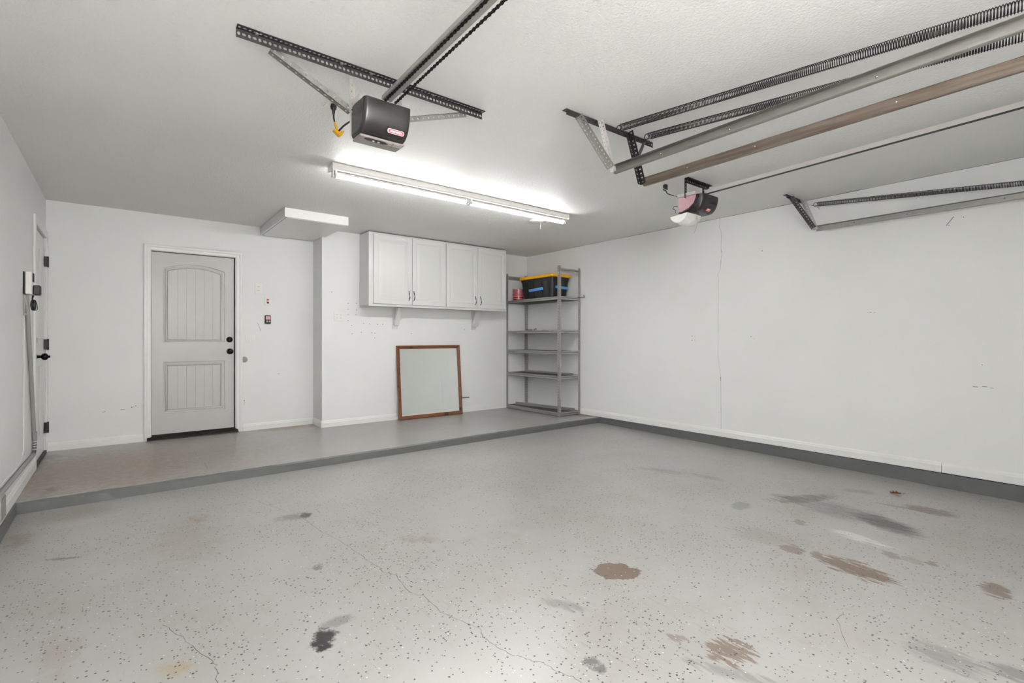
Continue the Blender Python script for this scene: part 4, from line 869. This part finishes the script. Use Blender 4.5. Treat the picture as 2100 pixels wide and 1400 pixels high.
# ================================================================== LEFT WALL: outlet box, charger, conduit
c = thing('outlet_box', (XL, 5.33, 1.52), 'white and grey weatherproof outlet box with an open flap on the left wall', 'outlet box')
def lb(y0, y1, z0, z1, d0, d1, bev=.003): return MB().box((XL + d0, y0, z0), (XL + d1, y1, z1), bev)
lb(5.09, 5.24, 1.500, 1.668, .001, .008).build('back_plate', 'bolt_black', c)
lb(5.105, 5.255, 1.500, 1.672, .0085, .046, .006).build('box_body', 'white_plastic', c)
lb(5.15, 5.20, 1.595, 1.664, .0462, .052, .003).build('receptacle', 'bolt_black', c)
f_ = MB().prism([(0, 0), (.026, 0), (.028, .03), (.018, .130), (.010, .150), (0, .145)], (XL + .002, 5.085, 1.345), (1, 0, 0), (0, 0, 1), (0, .014, 0)); f_.build('flap_cover', 'grey_plastic', c)
MB().prism([(.008, .012), (.020, .012), (.020, .05), (.013, .11)], (XL + .002, 5.0845, 1.345), (1, 0, 0), (0, 0, 1), (0, .001, 0)).build('flap_window', 'wall_mark', c)
c = thing('charger', (XL + .1, 5.25, 1.53), 'black charger brick plugged into the outlet box with a bundled cord', 'charger')
MB().box((XL + .0465, 5.165, 1.500), (XL + .088, 5.235, 1.575), .006).build('brick', 'bolt_black', c)
MB().tube([(XL + .045, 5.20, 1.499), (XL + .041, 5.20, 1.48), (XL + .040, 5.20, 1.465)], [.007, .005, .004], 8).build('strain_relief', 'bolt_black', c)
b = MB()
for k in range(4):
    P = [(XL + .044 + .011 * math.sin(t_) * (1 - .12 * k) + .002 * k, 5.20 + .008 * (k - 1.5), 1.425 + .040 * math.cos(t_)) for t_ in (2 * math.pi * i / 14 for i in range(15))]
    b.tube(P, .0042, 6)
b.tube([(XL + .042, 5.20, 1.465), (XL + .058, 5.20, 1.460), (XL + .066, 5.20, 1.425), (XL + .068, 5.20, 1.395), (XL + .060, 5.20, 1.385), (XL + .048, 5.20, 1.388)], .0026, 6)
o = b.build('bundled_cord', 'bolt_black', c)
c = thing('conduit', (XL + .02, 5.4, .2), 'grey plastic conduit running down the left wall and along the baseboard', 'conduit')
MB().tube([(XL + .016, 5.135, 1.498), (XL + .016, 5.30, 1.05), (XL + .016, 5.545, .40)], .0132, 12).build('riser_pipe', 'grey_plastic', c)
MB().tube([(XL + .0175, 5.540, .412), (XL + .0175, 5.560, .345)], .0162, 12).build('coupling', 'grey_plastic', c)
el = MB().tube([(XL + .016, 5.561, .344), (XL + .016, 5.565, .300), (XL + .016, 5.555, .262), (XL + .016, 5.51, .232)], .0125, 12).build('flexible_elbow', 'galvanised_dark', c)
for y, z in ((5.563, .332), (5.565, .312), (5.564, .292), (5.558, .270), (5.542, .250)):
    MB().tube([(XL + .0165, y, z - .004), (XL + .0165, y, z + .004)], .0155, 12).build('elbow_ring', 'chassis_grey', el)
MB().tube([(XL + .016, 5.515, .233), (XL + .016, 4.8, .250), (XL + .016, 3.955, .268)], .0138, 12).build('horizontal_pipe', 'grey_plastic', c)
c = thing('junction_box', (XL + .03, 3.89, .20), 'grey plastic junction box on the conduit at the left picture edge', 'junction box')
MB().box((XL + .002, 3.83, .165), (XL + .056, 3.954, .300), .005).build('box_body', 'grey_plastic', c)
MB().box((XL + .0565, 3.84, .175), (XL + .060, 3.944, .290), .002).build('cover', 'grey_plastic', c)
o = MB().tube([(XL + .003, 5.12, 1.335), (XL + .003, 5.12, .9), (XL + .003, 5.11, .42), (XL + .003, 5.09, .35), (XL + .003, 5.04, .30), (XL + .003, 4.8, .284), (XL + .003, 3.96, .300)], .0032, 6)
solo('wall_cable', o, 'white_plastic', (XL, 5.17, .3), 'thin white cable clipped to the left wall beside the conduit', 'cable')

# ================================================================== DRY LEAF
def leaf():
    b = MB(); out = []
    lobes = [(0, .0), (.018, .006), (.030, .022), (.046, .010), (.060, .024), (.074, .008), (.090, .016), (.105, .0)]
    up = [(x, y) for x, y in lobes]; dn = [(x, -y) for x, y in lobes[1:-1]][::-1]
    ang = R(150); lx, ly = 4.735, 1.10
    def pl_(x, y, d): 
        z = .004 + .9 * abs(y) ** 1.0 * .9 + .10 * x * (x / .1) + d; X = x * math.cos(ang) - y * math.sin(ang); Y = x * math.sin(ang) + y * math.cos(ang); return (lx + X, ly + Y, fz(ly + Y) + z)
    n = len(up)
    for sgn in (1, -1):
        vs = []
        for x, y in up: vs += [pl_(x, 0, 0), pl_(x, y * sgn, 0)]
        vt = [(x, y, z + .0012) for x, y, z in vs]; m = len(vs)
        fs = [(2 * i, 2 * i + 1, 2 * i + 3, 2 * i + 2) for i in range(n - 1)]
        b.add(vs + vt, fs + [tuple(j + m for j in f) for f in fs] + [(2 * i + 1, 2 * i + 3, 2 * i + 3 + m, 2 * i + 1 + m) for i in range(n - 1)])
    b.tube([pl_(-.03, .004, .0), pl_(0, 0, .0012)], .0014, 5); return b
solo('dry_leaf', leaf(), 'brown_leaf', (4.70, 1.12, fz(1.12)), 'curled brown dry leaf on the floor near the right curb', 'leaf')
bpy.context.view_layer.update()
